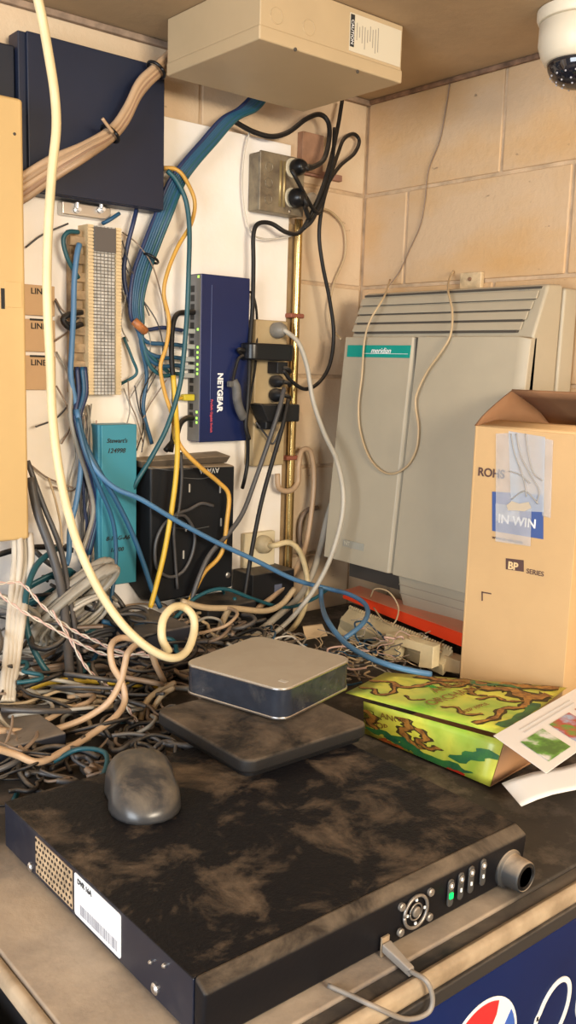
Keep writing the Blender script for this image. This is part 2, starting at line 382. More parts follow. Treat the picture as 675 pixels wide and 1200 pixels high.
for i, (px, py) in enumerate(((528, 1041), (540, 1033), (552, 1025.5), (566, 1017))):
    q = fp(px, py)
    bm = BM(); 
    st = rrect(.0085, .030, .004, x0=-.00425, y0=-.020)
    prism(bm, st, V((q.x, yF+.0008, q.z)), V((1, 0, 0)), V((0, 0, 1)), V((0, -.0018, 0))); bt = mesh_obj('button_column', bm, mat('button_dark', (.05, .05, .05), .4, dust=.3), c, bev=.0004)
    bm = torus((q.x, yF-.0012, q.z+.003), ax, .0036, .0008, 20, 6); mesh_obj('button_rim', bm, m_ringm, bt)
    bm = BM(); box(bm, (q.x-.0013, yF-.002, q.z+.0015), (q.x+.0013, yF-.0005, q.z+.0048)); mesh_obj('symbol', bm, m_wprint, bt)
    if i == 0:
        bm = BM(); box(bm, (q.x-.0026, yF-.0026, q.z-.0105), (q.x+.0022, yF-.0005, q.z-.0045)); tag(mesh_obj('status_light', bm, mat('led_green', (.0, .4, .1), .4, emit=((.0, .9, .12), 1.2)), bt), 'lit green status light')
    else:
        bm = BM(); box(bm, (q.x-.001, yF-.002, q.z-.011), (q.x+.001, yF-.0005, q.z-.007)); mesh_obj('symbol', bm, m_wprint, bt)
q = fp(451, 1108)
bm = BM(); box(bm, (q.x-.005, yF-.001, q.z-.010), (q.x+.005, yF+.001, q.z+.010)); mesh_obj('usb_socket', bm, mat('socket_metal', (.55, .42, .28), .5, .6, var=.3, vs=50), c)
# usb lead
m_greyc = mat('grey_lead', (.20, .18, .16), .5, dust=.4, ds=30)
u0 = thing('usb_lead', (q.x, -1.03, CZ), 'grey lead plugged into the front of the video recorder, looping over the cooler edge', 'cable')
bm = BM(); hexa(bm, [(q.x-.006, -1.014, q.z-.004), (q.x+.006, -1.014, q.z-.004), (q.x+.006, -1.014, q.z+.005), (q.x-.006, -1.014, q.z+.005)], [(q.x-.002, -1.047, q.z-.014), (q.x+.005, -1.047, q.z-.014), (q.x+.005, -1.047, q.z-.005), (q.x-.002, -1.047, q.z-.005)]); mesh_obj('plug', bm, m_greyc, u0, bev=.0015)
bm = BM(); tube(bm, [(q.x, -1.045, q.z-.008), at(500, 1150, 1, -1.066), at(507, 1172, 1, -1.07), at(500, 1188, 1, -1.07), at(475, 1194, 1, -1.066), at(440, 1180, 2, CZ+.005), at(410, 1166, 2, CZ+.004), at(385, 1155, 2, CZ+.003)], .0024, 8); mesh_obj('cord', bm, m_greyc, u0, smooth=True)

# ------------------------------------------------------------------ mouse
m_mouse = mat('mouse_shell', (.035, .035, .037), .3, dust=.6, ds=16, dcol=(.30, .24, .17), dlo=.42, dhi=.7)
mc = V((-.993, -.698, Z1))
fd = (T(178, 985, Z1)-T(148, 885, Z1)); fd.z = 0; fd.normalize(); sd = V((fd.y, -fd.x, 0))
c = thing('computer_mouse', mc, 'dusty dark grey computer mouse lying on the black video recorder', 'computer mouse')
def mouse_shell(bm, sc=1, zo=0, zmax=1):
    L_, Wd, Hh = .066, .044, .040; nu, nv = 24, 20; rings = []
    for j in range(nv+1):
        th = (math.pi/2)*j/nv*zmax; rings.append([])
        for i in range(nu):
            ph = 2*math.pi*i/nu; cx, sy = math.cos(ph), math.sin(ph)
            ex = lambda t, p: math.copysign(abs(t)**p, t)
            rr = math.cos(th)**.45 if math.cos(th) > 0 else 0
            u = ex(cx, .85)*L_*rr; w = ex(sy, .85)*Wd*rr*(1-.12*math.exp(-((u)/.02)**2))
            h = Hh*math.sin(th)**.8*(1-.28*(u/L_)*1.0-.18*(u/L_)**2)
            rings[-1].append(bm.verts.new(mc+fd*u*sc+sd*w*sc+V((0, 0, h*sc+zo+.0015))))
    for a, b in zip(rings, rings[1:]):
        for k in range(nu): bm.faces.new((a[k], a[(k+1) % nu], b[(k+1) % nu], b[k]))
    bm.faces.new(rings[0][::-1]); bmesh.ops.remove_doubles(bm, verts=bm.verts[:], dist=1e-5)
    return bm
mesh_obj('shell', mouse_shell(BM()), m_mouse, c, smooth=True)
bm = BM(); pts = [mc+fd*(.02+.038*t)+V((0, 0, .0015+.0355*(1-.28*(.02+.038*t)/.06-.18*((.02+.038*t)/.06)**2)*math.sqrt(max(0, 1-((.02+.038*t)/.0605)**2))**.5+.0008)) for t in (0, .2, .4, .6, .8, .93)]
bm = BM(); wc = mc+fd*.038+V((0, 0, .0245)); cyl(bm, wc-sd*.003, wc+sd*.003, .006, n=18); mesh_obj('scroll_wheel', bm, m_black, c)
bm = BM(); tube(bm, [mc+sd*s*.026*1.0+fd*u+V((0, 0, .0185)) for s, u in ((1.12, -.025), (1.2, 0), (1.13, .025))], .002, 6); mesh_obj('side_button', bm, mat('side_grey', (.22, .22, .23), .3), c, smooth=True)
m0 = mc-sd*0
bm = BM(); st = mc+fd*.058+V((0, 0, .006))

# ------------------------------------------------------------------ slab + mini computer
m_slab = mat('slab_black', (.012, .011, .011), .6, dust=.75, ds=14, dcol=(.25, .19, .135), bump=.2, dlo=.36, dhi=.74, spec=.3)
c = thing('router_box', (-.76, -.63, Z1), 'flat dusty black square device under the silver mini computer', 'network device')
sx0, sx1, sy0, sy1 = -.871, -.660, -.736, -.524
bm = BM(); prism(bm, rrect(sx1-sx0, sy1-sy0, .018, x0=sx0, y0=sy0), V((0, 0, Z1+.0065)), V((1, 0, 0)), V((0, 1, 0)), V((0, 0, .0185))); mesh_obj('case', bm, m_slab, c, bev=.004)
bm = BM(); prism(bm, rrect(sx1-sx0-.012, sy1-sy0-.012, .014, x0=sx0+.006, y0=sy0+.006), V((0, 0, Z1+.001)), V((1, 0, 0)), V((0, 1, 0)), V((0, 0, .006))); mesh_obj('base', bm, m_blk_clean, c)
zs = Z1+.026
c = thing('mini_computer', (-.72, -.57, zs), 'small square silver computer with dusty top and dark glossy sides', 'computer')
mu = V((.15, .022, 0)).normalized(); th = math.radians(9); 
fcn = V((-.762, -.672, 0)); mu = V((math.cos(math.radians(15)), math.sin(math.radians(15)), 0)); mv = V((-mu.y, mu.x, 0))
S = .180
m_msil = mat('mini_silver', (.62, .61, .60), .3, 1)
m_mtop = mat('mini_top', (.42, .38, .32), .5, dust=.75, ds=11, dcol=(.36, .31, .24), dlo=.15, dhi=.6)
m_mside = mat('mini_side', (.035, .042, .06), .18, .3, var=.3, vs=30, dust=.25, ds=20, dust_all=1, dcol=(.3,.28,.25), dlo=.5, dhi=.8)
o0 = fcn
def rr3(ins, r): return rrect(S-2*ins, S-2*ins, r, 8, ins, ins)
bm = BM(); prism(bm, rr3(.001, .022), o0+V((0, 0, zs+.005)), mu, mv, V((0, 0, .0385))); mesh_obj('side_band', bm, m_mside, c, bev=.0003)
bm = BM(); prism(bm, rr3(0, .022), o0+V((0, 0, zs+.0025)), mu, mv, V((0, 0, .004))); mesh_obj('bottom_rim', bm, m_msil, c, bev=.001)
bm = BM(); prism(bm, rr3(0, .022), o0+V((0, 0, zs+.0435)), mu, mv, V((0, 0, .003))); mesh_obj('top_rim', bm, m_msil, c, bev=.0008)
bm = BM(); prism(bm, rr3(.0012, .021), o0+V((0, 0, zs+.0462)), mu, mv, V((0, 0, .0012))); mesh_obj('top_plate', bm, m_mtop, c, bev=.0006)
bm = BM(); prism(bm, rr3(.006, .018), o0+V((0, 0, zs)), mu, mv, V((0, 0, .003))); mesh_obj('foot', bm, m_blk_clean, c)
bm = BM(); hexa(bm, [o0+mu*.026+mv*.016+V((0, 0, zs+.0473)), o0+mu*.034+mv*.016+V((0, 0, zs+.0473)), o0+mu*.034+mv*.028+V((0, 0, zs+.0473)), o0+mu*.026+mv*.028+V((0, 0, zs+.0473))], [o0+mu*x+mv*y+V((0, 0, zs+.0479)) for x, y in ((.026, .016), (.034, .016), (.034, .028), (.026, .028))])
mesh_obj('scuff_mark', bm, mat('clean_spot', (.66, .64, .6), .3, .4), c)

# ------------------------------------------------------------------ right: phone system cabinet
m_cab = mat('cabinet_grey', (.42, .365, .27), .5, var=.10, vs=5, bump=.05, bs=90, dust=.5, ds=6, dcol=(.45, .35, .24))
m_cab2 = mat('cabinet_bevel', (.5, .43, .30), .5, var=.1, vs=5)
m_slot = mat('slot_dark', (.06, .05, .04), .8)
c = thing('phone_system_cabinet', (-.09, -.35, 1.12), 'large beige wall mounted phone system cabinet with louvred top and teal name strip', 'cabinet')
yl, ys, yr = -.114, -.320, -.576
def cab_slab(bm, y0, y1, prof, mi=0):
    lo = [(x, y0, z) for x, z in prof]; hi = [(x, y1, z) for x, z in prof]; return hexa(bm, lo, hi, mi)
# back half
bm = BM(); cab_slab(bm, yl-.01, yr-.002, [(-.006, 1.13), (-.06, 1.13), (-.05, 1.752), (-.006, 1.752)]); mesh_obj('back_shell', bm, m_cab, c, bev=.006)
# front half
bm = BM(); cab_slab(bm, yl, yr, [(-.062, 1.20), (-.165, 1.20), (-.132, 1.664), (-.098, 1.755), (-.052, 1.757)]); mesh_obj('front_shell', bm, m_cab, c, bev=.006)
# louvres
bm = BM(); 
for i in range(5):
    t = i/4; z = 1.671+.078*t; x = -.1325+.032*t
    box(bm, (x-.0035, yl-.006-.006*(1-t), z-.0018), (x+.004, yr+.012+.022*(1-t), z+.0022))
mesh_obj('louvre_slots', bm, m_slot, c)
bm = BM()
for i in range(5):
    t = (i+.5)/4.6; z = 1.664+.085*t; x = -.1345+.032*t
    if i < 4: hexa(bm, [(x, yl-.002, z), (x-.004, yl-.002, z), (x+.003, yl-.002, z+.0155), (x+.007, yl-.002, z+.0155)], [(x, yr+.03-.022*t, z), (x-.004, yr+.03-.022*t, z), (x+.003, yr+.03-.022*t, z+.0155), (x+.007, yr+.03-.022*t, z+.0155)])
mesh_obj('louvre_slats', bm, m_cab, c, bev=.002)
text('lettering', 'MICS', (-.1028, yr+.062, 1.741), (0, -1, 0), (.3, 0, 1), .012, mat('grey_print', (.3, .28, .25), .6), c)
# doors
def door(y0, y1, zb, zt, bevw):
    d = BM(); xt, xb = -.150, -.190
    def X_(z): return xb+(xt-xb)*(z-zb)/(zt-zb)
    f = [(X_(zb), y0, zb), (X_(zb), y1+bevw, zb), (X_(zt), y1+bevw, zt), (X_(zt), y0, zt)]
    bk = [(-.130, y0, zb), (-.130, y1, zb), (-.120, y1, zt), (-.120, y0, zt)]
    vs = [d.verts.new(p) for p in f+bk]
    mid = [d.verts.new(p) for p in ((X_(zb)+.012, y1, zb), (X_(zt)+.012, y1, zt-.004))]
    F = lambda ids, mi: d.faces.new([(vs+mid)[i] for i in ids])
    for ids in ((0, 1, 2, 3), (0, 3, 7, 4), (1, 8, 9, 2), (8, 5, 6, 9), (4, 7, 6, 5), (0, 4, 5, 8, 1), (3, 2, 9, 6, 7)): F(ids, 0)
    return d
d1 = mesh_obj('door', door(yl, ys+.004, 1.19, 1.662, .010), m_cab, c, bev=.002)
d2 = mesh_obj('door', door(ys, yr, 1.19, 1.662, .020), m_cab, c, bev=.002)
bm = BM(); box(bm, (-.15, ys+.0045, 1.195), (-.13, ys-.0005, 1.66)); mesh_obj('door_gap', bm, m_slot, c)
# teal strip on left door
def onx(px, py): 
    p = R(px, py, .1545); return p
a = onx(406, 427); b_ = onx(480, 414)
bm = BM(); hexa(bm, [(-.1495, a.y, 1.6205), (-.1495, b_.y, 1.6205), (-.148, b_.y, 1.645), (-.148, a.y, 1.645)], [(-.1545, a.y, 1.6205), (-.1545, b_.y, 1.6205), (-.1528, b_.y, 1.645), (-.1528, a.y, 1.645)])
sgt = mesh_obj('name_strip', bm, mat('teal_strip', (.0, .27, .22), .4), d1)
text('lettering', 'meridian', (-.1552, (a.y+b_.y)/2+.018, 1.629), (0, -1, 0), (.08, 0, 1), .016, m_wprint, sgt, shear=.3)
bm = BM(); box(bm, (-.1548, a.y-.05, 1.6285), (-.1552, b_.y+.004, 1.6277)); mesh_obj('thin_line', bm, m_wprint, sgt)
bm = BM(); p = R(402, 632, .1885); q2 = R(426, 646, .1885); box(bm, (-.1865, p.y, q2.z), (-.1885, q2.y, p.z)); lg = mesh_obj('maker_plate', bm, mat('plate_grey', (.34, .33, .28), .5), d1)
text('lettering', 'NT', (-.1890, p.y-.004, q2.z+.004), (0, -1, 0), (0, 0, 1), .012, mat('plate_light', (.6, .56, .46), .5), lg)
# base under the right door, with ribs
bm = BM(); cab_slab(bm, ys-.002, yr, [(-.006, 1.135), (-.155, 1.118), (-.168, 1.150), (-.175, 1.188), (-.006, 1.199)]); bs = mesh_obj('base', bm, m_cab, c, bev=.004)
bm = BM()
for z in (1.150, 1.168): 
    x = -.168-(z-1.150)*.18; box(bm, (x-.0012, ys-.003, z), (x+.003, yr+.001, z+.0015))
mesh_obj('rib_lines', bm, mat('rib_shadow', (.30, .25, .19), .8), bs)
bm = BM(); box(bm, (-.12, yl-.01, 1.14), (-.01, ys-.002, 1.198)); mesh_obj('lower_opening', bm, m_slot, c)

# small plate above cabinet
p, q2 = R(538, 336, .012), R(564, 318, .012)
c = thing('wall_jack', (-.006, (p.y+q2.y)/2, p.z), 'small grimy beige jack plate on block wall just above the cabinet', 'wall jack')
bm = BM(); box(bm, (-.0002, p.y, p.z-.01), (-.012, q2.y, q2.z)); mesh_obj('plate', bm, mat('jack_beige', (.66, .50, .30), .6, var=.4, vs=40, bump=.3), c, bev=.002)
bm = BM(); cyl(bm, (-.0115, (p.y+q2.y)/2, (p.z+q2.z)/2), (-.015, (p.y+q2.y)/2, (p.z+q2.z)/2), .004, n=12); mesh_obj('screw', bm, mat('rusty', (.22, .12, .07), .8), c)

# ------------------------------------------------------------------ cardboard box
m_card = mat('cardboard', (.60, .39, .19), .8, var=.14, vs=3, bump=.08, bs=120)
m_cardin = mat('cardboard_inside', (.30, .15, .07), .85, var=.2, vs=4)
A = V((-.275, -.574, 0)); fdv = V((.018, -.197, 0)); fw = .196; fu = fdv.normalized(); fn = V((-fu.y, fu.x, 0)); fn = fn if fn.x > 0 else -fn; fd_ = V((1, -.035, 0))
zb, zt = CZ+.001, 1.508; dep = .235
c = thing('cardboard_box', (-.17, -.68, CZ), 'tall brown cardboard box with open flap and white tape standing on the cooler', 'cardboard box')
def cb(u, d, z): return A+fu*u+fd_*d+V((0, 0, z))
def panel(name, p0, p1, p2, p3, th, m_, par):
    n = (V(p1)-V(p0)).cross(V(p3)-V(p0)).normalized()*th
    return mesh_obj(name, hexa(BM(), [p0, p1, p2, p3], [V(x)-n for x in (p0, p1, p2, p3)]), m_, par, bev=.0008)
fr = panel('front_panel', cb(0, 0, zb), cb(fw, 0, zb), cb(fw, 0, zt-.002), cb(0, 0, zt), .004, m_card, c)
panel('side_panel', cb(fw, 0, zb), cb(fw, dep-.03, zb), cb(fw, dep-.03, zt), cb(fw, 0, zt), .004, m_card, c)
panel('side_panel', cb(0, dep-.03, zb), cb(0, 0, zb), cb(0, 0, zt), cb(0, dep-.03, zt), .004, m_card, c)
panel('back_panel', cb(fw, dep-.03, zb), cb(0, dep-.03, zb), cb(0, dep-.03, zt), cb(fw, dep-.03, zt), .004, m_card, c)
panel('bottom_panel', cb(0, 0, zb+.004), cb(fw, 0, zb+.004), cb(fw, dep-.03, zb+.004), cb(0, dep-.03, zb+.004), .004, m_card, c)
# flaps: far left side flap raised, curved
f0, f1 = cb(-.001, .0, zt), cb(-.001, dep-.03, zt)
# left flap (hinged on the left side, standing up and arching over) and back flap
def sheet(name, grid, th, m_, par, smooth=True):
    bm = BM(); rows = [[bm.verts.new(p) for p in r] for r in grid]
    for a, b in zip(rows, rows[1:]):
        for k in range(len(a)-1): bm.faces.new((a[k], a[k+1], b[k+1], b[k]))
    o = mesh_obj(name, bm, m_, par, smooth=smooth)
    s = o.modifiers.new('solid', 'SOLIDIFY'); s.thickness = th; s.offset = 0; return o
D2 = dep-.031
def apex(t): return min(t/.45, (1-t)/.55+.0)
sheet('flap', [[cb(.0, D2*(t+(.45-t)*.0*h), zt+h*.060*max(0, apex(t))**.8) for t in (0, .08, .16, .25, .35, .45, .6, .8, 1)] for h in (0, .5, 1)], .004, m_cardin, c)
sheet('flap', [[cb(s_*fw, D2-h*.115, zt+.060*h**.75) for s_ in (0, .3, .7, 1.1)] for h in (0, .25, .5, .75, 1)], .004, m_cardin, c)
g = []
for i in range(6):            # front flap bent back
    t = i/5; g.append([cb(s*fw, .002+.05*t, zt-.001+.009*t) for s in (.02, .5, .98)])
sheet('flap', g, .004, m_card, c)
# print on the front; u from left, height z
def fpt(px, py, e=.0): 
    # ray onto the front plane
    v = ray(px, py); n = -fn; t = (A-CAM).dot(n)/v.dot(n); return CAM+v*t+n*e
def fquad(name, pts, m_, par, e=.0008, th=.0003):
    P = [fpt(px, py, e) for px, py in pts]; return mesh_obj(name, hexa(BM(), [p+fn*th for p in P], P), m_, par)
m_pr = mat('print_brown', (.09, .045, .04), .7)
vu = V((0, 0, 1))
text('lettering', 'R☺HS', fpt(560, 557, .0008), fu, vu, .02, m_pr, fr, bold=.0004).data.body = 'ROHS'
fquad('logo_panel', [(577, 622), (637, 632), (637, 580), (577, 576)], mat('print_blue', (.045, .09, .28), .6), fr, .0008)
text('lettering', 'IN WIN', fpt(584, 612, .0016), fu, vu, .021, m_wprint, fr, bold=.0003)
text('lettering', 'www.in-win.com', fpt(577, 631, .001), fu, vu, .0085, m_pr, fr)
fquad('logo_panel', [(593, 667), (614, 670), (614, 656.5), (593, 654)], m_pr, fr, .0008)
text('lettering', 'BP', fpt(595.5, 666, .0014), fu, vu, .0175, mat('card_print', (.72, .52, .28), .7), fr, bold=.0005)
text('lettering', 'SERIES', fpt(617, 671.5, .0008), fu, vu, .0115, m_pr, fr)
fquad('corner_mark', [(564.5, 704), (566, 704), (566, 693), (564.5, 693)], m_pr, fr)
fquad('corner_mark', [(564.5, 694.5), (576, 696.5), (576, 695), (564.5, 693)], m_pr, fr)
def tape_mat():
    M = mat('tape_white', (.78, .80, .84), .35, var=.25, vs=30, var2=(.60, .62, .66), alpha=.26); return M
mt = tape_mat()
fquad('tape', [(582, 610), (582, 508), (606, 507), (610, 612)], mt, fr, .0022)
fquad('tape', [(597, 505), (640, 512), (638, 600), (600, 598)], mat('tape_blue', (.62, .70, .82), .3, var=.3, vs=35, var2=(.62, .66, .72), alpha=.34), fr, .0028)
fquad('tape', [(582, 590), (624, 594), (623, 640), (582, 634)], mt, fr, .0034)
fquad('tape', [(636, 513), (649, 516), (646, 607), (636, 604)], mt, fr, .002)
m_crease = mat('tape_crease', (.33, .31, .29), .5)
for pts in ([(600, 508), (604, 530), (612, 552), (617, 570), (618, 582)], [(617, 508), (621, 535), (627, 555), (637, 563)], [(606, 508), (612, 535), (624, 558), (633, 575), (630, 590)], [(601, 585), (610, 578), (618, 576), (632, 590)], [(598, 552), (610, 556), (622, 566)]):
    bm = BM(); tube(bm, [fpt(x, y, .0034) for x, y in pts], .0010, 6, flat=1); mesh_obj('crease', bm, m_crease, fr, smooth=True)
fquad('torn_patch', [(595, 592), (601, 587), (610, 590), (621, 588), (624, 595), (616, 599), (606, 598), (597, 598)], mat('torn_tan', (.5, .42, .32), .7), fr, .004)

# ------------------------------------------------------------------ cider carton
def carton_mat():
    M = bpy.data.materials.new('carton_art'); M.use_nodes = True; nt = M.node_tree; N = nt.nodes; L = nt.links; b = N['Principled BSDF']; b.inputs['Roughness'].default_value = .35
    tc = N.new('ShaderNodeTexCoord')
    n = N.new('ShaderNodeTexNoise'); n.inputs['Scale'].default_value = 7; n.inputs['Detail'].default_value = 3; n.inputs['Distortion'].default_value = .5; L.new(tc.outputs['Object'], n.inputs['Vector'])
    r = N.new('ShaderNodeValToRGB'); e = r.color_ramp.elements; e[0].position = .22; e[0].color = (.06, .25, .02, 1); e[1].position = .72; e[1].color = (.70, .66, .06, 1)
    for p, cc in ((.34, (.20, .42, .04, 1)), (.43, (.45, .56, .08, 1)), (.52, (.62, .62, .08, 1))):
        q = r.color_ramp.elements.new(p); q.color = cc
    L.new(n.outputs[0], r.inputs[0])
    n2 = N.new('ShaderNodeTexNoise'); n2.inputs['Scale'].default_value = 60; n2.inputs['Detail'].default_value = 4; L.new(tc.outputs['Object'], n2.inputs['Vector'])
    m2 = N.new('ShaderNodeMapRange'); m2.inputs[1].default_value = .5; m2.inputs[2].default_value = .8; m2.inputs[4].default_value = .5; L.new(n2.outputs[0], m2.inputs[0])
    x = N.new('ShaderNodeMix'); x.data_type = 'RGBA'; L.new(m2.outputs[0], x.inputs[0]); L.new(r.outputs[0], x.inputs[6]); x.inputs[7].default_value = (.25, .35, .02, 1)
    L.new(x.outputs[2], b.inputs['Base Color']); return M
m_art = carton_mat()
m_branch = mat('art_branch', (.14, .05, .015), .5, var=.7, vs=90, var2=(.50, .24, .04))
m_dkgreen = mat('art_teal', (.01, .09, .05), .5, var=.6, vs=40, var2=(.04, .2, .04))
m_kraft = mat('kraft_inside', (.36, .19, .09), .8)
c = thing('drink_carton', (-.42, -.73, CZ), 'flattened yellow green drink carton with apple tree artwork lying in front of the box', 'carton')
# top sheet corners
TA = T(405, 812, 1.112); TB = T(452, 788, 1.112); TD = T(592, 862, 1.112); TC = T(664, 806, 1.108)
def bil(P, u, v): return (P[0]*(1-u)+P[1]*u)*(1-v)+(P[3]*(1-u)+P[2]*u)*v
topP = [TA, TD, TC, TB]
def topf(u, v): p = bil(topP, u, v); return p
tp = sheet('upper_panel', [[topf(i/10, j/6) for i in range(11)] for j in range(7)], .0008, m_art, c)
SA, SB, SC2, SD = T(426, 822, 1.106), T(587, 898, 1.09), T(574, 922, 1.046), T(427, 859, 1.045)
SB = T(592, 868, 1.095)
sideP = [SA, T(591, 868, 1.106), SC2, SD]
def sidef(u, v): return bil(sideP, u, v)
sp_ = sheet('front_panel', [[sidef(i/10, j/6) for i in range(11)] for j in range(7)], .0008, m_art, c)
lowP = [SD+V((.002, .002, 0)), SC2+V((.002, 0, 0)), V((-.27, -.82, CZ+.004)), V((-.29, -.60, CZ+.004))]
sheet('lower_panel', [[bil(lowP, i/4, j/4) for i in range(5)] for j in range(5)], .0008, m_kraft, c)
endP = [sideP[1]+V((.002, .0, 0)), V((-.29, -.81, 1.09)), V((-.28, -.815, CZ+.005)), SC2+V((.003, .001, 0))]
sheet('end_panel', [[bil(endP, i/4, j/4) for i in range(5)] for j in range(5)], .0008, m_kraft, c)
m_outl = mat('art_outline', (.05, .035, .008), .6)
def ribbon(name, f, pts, w0, w1, m_, par, lift):
    if m_ is m_branch: ribbon(name, f, pts, w0*1.05+.006, w1*1.05+.006, m_outl, par, lift*.55); w0 *= .62; w1 *= .62
    P2 = spline([V((a, b, 0)) for a, b in pts], 5); bm = BM(); prev = None; n = len(P2)
    for i, p in enumerate(P2):
        d = (P2[min(i+1, n-1)]-P2[max(i-1, 0)]).normalized(); nn = V((-d.y, d.x, 0)); w = (w0+(w1-w0)*i/n)*(1+.35*math.sin(i*1.7))
        q = [f(min(1, max(0, (p+nn*s*w).x)), min(1, max(0, (p+nn*s*w).y)))+lift for s in (-1, 1)]
        cur = [bm.verts.new(q[0]), bm.verts.new(q[1])]
        if prev: bm.faces.new((prev[0], prev[1], cur[1], cur[0]))
        prev = cur
    o = mesh_obj(name, bm, m_, par); s = o.modifiers.new('solid', 'SOLIDIFY'); s.thickness = .0002; return o
upl = V((0, 0, .0016)); sdl = V((-.0012, -.0004, .0006))
for pts, a, b_, mm in (([(.55, .2), (.62, .26), (.7, .16), (.78, .24)], .010, .014, m_branch), ([(.66, .5), (.72, .62), (.8, .56), (.9, .62)], .012, .016, m_branch), ([(.30, .30), (.36, .22), (.42, .3)], .006, .006, m_branch), ([(.48, .95), (.56, .84), (.66, .92), (.78, .88)], .02, .02, m_dkgreen), ([(.02, .25), (.1, .3), (.16, .15), (.22, .3), (.17, .5)], .02, .012, m_branch), ([(.0, .55), (.12, .62), (.2, .5), (.28, .6), (.34, .8), (.45, .72), (.5, .9)], .03, .02, m_branch),
                       ([(.2, .95), (.35, .88), (.5, .93), (.62, .8), (.75, .82), (.88, .7), (.97, .8)], .05, .07, m_branch), ([(.80, .05), (.86, .22), (.84, .4), (.92, .5), (.88, .7)], .018, .03, m_branch), ([(.65, .96), (.8, .93), (.97, .96)], .05, .05, m_branch),
                       ([(.93, .1), (.97, .35), (.96, .6)], .03, .03, m_dkgreen), ([(.55, .75), (.6, .6), (.68, .62)], .02, .01, m_branch)):
    ribbon('branch_print', topf, pts, a, b_, mm, tp, upl)
ribbon('leaf_print', topf, [(.33, .66), (.37, .64), (.41, .66)], .03, .01, mat('leaf_green', (.03, .28, .02), .5), tp, upl)
for pts, a, b_, mm in (([(.0, .25), (.08, .4), (.05, .6), (.13, .75)], .05, .04, m_branch), ([(.05, .85), (.18, .75), (.27, .88), (.4, .92)], .06, .05, m_dkgreen), ([(.30, .15), (.36, .35), (.31, .5), (.38, .7), (.48, .8)], .05, .035, m_branch), ([(.42, .3), (.5, .5), (.44, .62), (.52, .72), (.6, .6)], .04, .03, m_branch),
                       ([(.28, .7), (.4, .85), (.55, .97), (.7, .9), (.82, .96)], .07, .09, m_dkgreen), ([(.72, .75), (.85, .5), (.97, .3)], .05, .08, m_dkgreen), ([(.15, .95), (.22, .98), (.34, .98)], .06, .04, mat('art_apple', (.45, .10, .02), .4, var=.4, vs=60)), ([(.6, .96), (.7, .99), (.82, .98)], .04, .03, mat('art_red', (.35, .02, .01), .4))):
    ribbon('branch_print', sidef, pts, a, b_, mm, sp_, sdl)
m_brt = mat('art_letter', (.22, .12, .02), .6)
uu = (TD-TA).normalized(); vv_ = V((.9, .35, 0))
tn = (TD-TA).cross(TB-TA).normalized(); tn = tn if tn.z > 0 else -tn
def ontop(px, py, e):
    v = ray(px, py); t = (TA-CAM).dot(tn)/v.dot(tn); return CAM+v*t+tn*e
tu = ontop(560, 806, 0)-ontop(506, 824, 0); tvv = ontop(504, 806, 0)-ontop(510, 824, 0)
for w_, px, py, sz in (('ANGRY', 512, 813, .026), ('ORCHARD', 506, 828, .026), ('CRISP APPLE', 541, 838, .012)):
    text('lettering', w_, ontop(px, py, .0016), tu, tvv, sz, m_brt, tp, ext=.0002)
du = (sideP[1]-sideP[0]); dv = sideP[0]-sideP[3]
text('lettering', 'ANGRY', sidef(.14, .34)+sdl*1.8, du, dv, .016, m_brt, sp_, ext=.0002)
text('lettering', 'ORCHARD', sidef(.11, .66)+sdl*1.8, du, dv, .016, m_brt, sp_, ext=.0002)

# ------------------------------------------------------------------ white leaflet with pictures
c = thing('printed_card', (-.44, -.88, CZ+.01), 'white folded card with three small colour photos hanging over the carton edge', 'card')
w0, w1, w2 = T(578, 862, 1.121), T(640, 906, 1.121), T(676, 806, 1.121)
wu = (w2-w0); wv = (w1-w0)
def wf(a, b, e=0): return w0+wu*a+wv*b+V((0, 0, e))
wp = panel('upper_sheet', wf(0, 0), wf(0, 1), wf(1, 1), wf(1, 0), .0008, mat('card_white', (.86, .86, .88), .45), c)
def photo_mat(i, c1, c2, c3):
    M = bpy.data.materials.new('photo_print_%s' % 'abc'[i]); M.use_nodes = True; nt = M.node_tree; N = nt.nodes; L = nt.links; b = N['Principled BSDF']; b.inputs['Roughness'].default_value = .3
    tc = N.new('ShaderNodeTexCoord'); n = N.new('ShaderNodeTexNoise'); n.inputs['Scale'].default_value = 38; n.inputs['Detail'].default_value = 4; L.new(tc.outputs['Object'], n.inputs['Vector'])
    r = N.new('ShaderNodeValToRGB'); e = r.color_ramp.elements; e[0].position = .38; e[0].color = (*c1, 1); e[1].position = .64; e[1].color = (*c3, 1); q = e.new(.5); q.color = (*c2, 1)
    L.new(n.outputs[0], r.inputs[0]); L.new(r.outputs[0], b.inputs['Base Color']); return M
for i, (a, cols) in enumerate(((.10, ((.03, .16, .02), (.10, .35, .04), (.75, .78, .8))), (.42, ((.08, .3, .04), (.45, .03, .04), (.35, .5, .75))), (.73, ((.10, .2, .03), (.4, .06, .02), (.8, .7, .5))))):
    P = [wf(a, .36, .0006), wf(a, .88, .0006), wf(a+.24, .88, .0006), wf(a+.24, .36, .0006)]
    mesh_obj('photo', hexa(BM(), P, [p+V((0, 0, .0003)) for p in P]), photo_mat(i, *cols), wp)
for b_ in (.15, .23):
    P = [wf(.2, b_, .0006), wf(.2, b_+.025, .0006), wf(.8, b_+.025, .0006), wf(.8, b_, .0006)]
    mesh_obj('text_line', hexa(BM(), P, [p+V((0, 0, .0002)) for p in P]), mat('faint_print', (.66, .66, .68), .6), wp)
l0, l1, l2 = T(588, 918, 1.066), T(611, 945, 1.058), T(690, 888, 1.062)
LP = [l0, l1, l1+(l2-l0), l2]
g = [[bil(LP, i/5, j/6)+V((0, 0, .003*math.sin(j))) for i in range(6)] for j in range(7)]
sheet('lower_sheet', g, .0008, MC['card_white'], c)

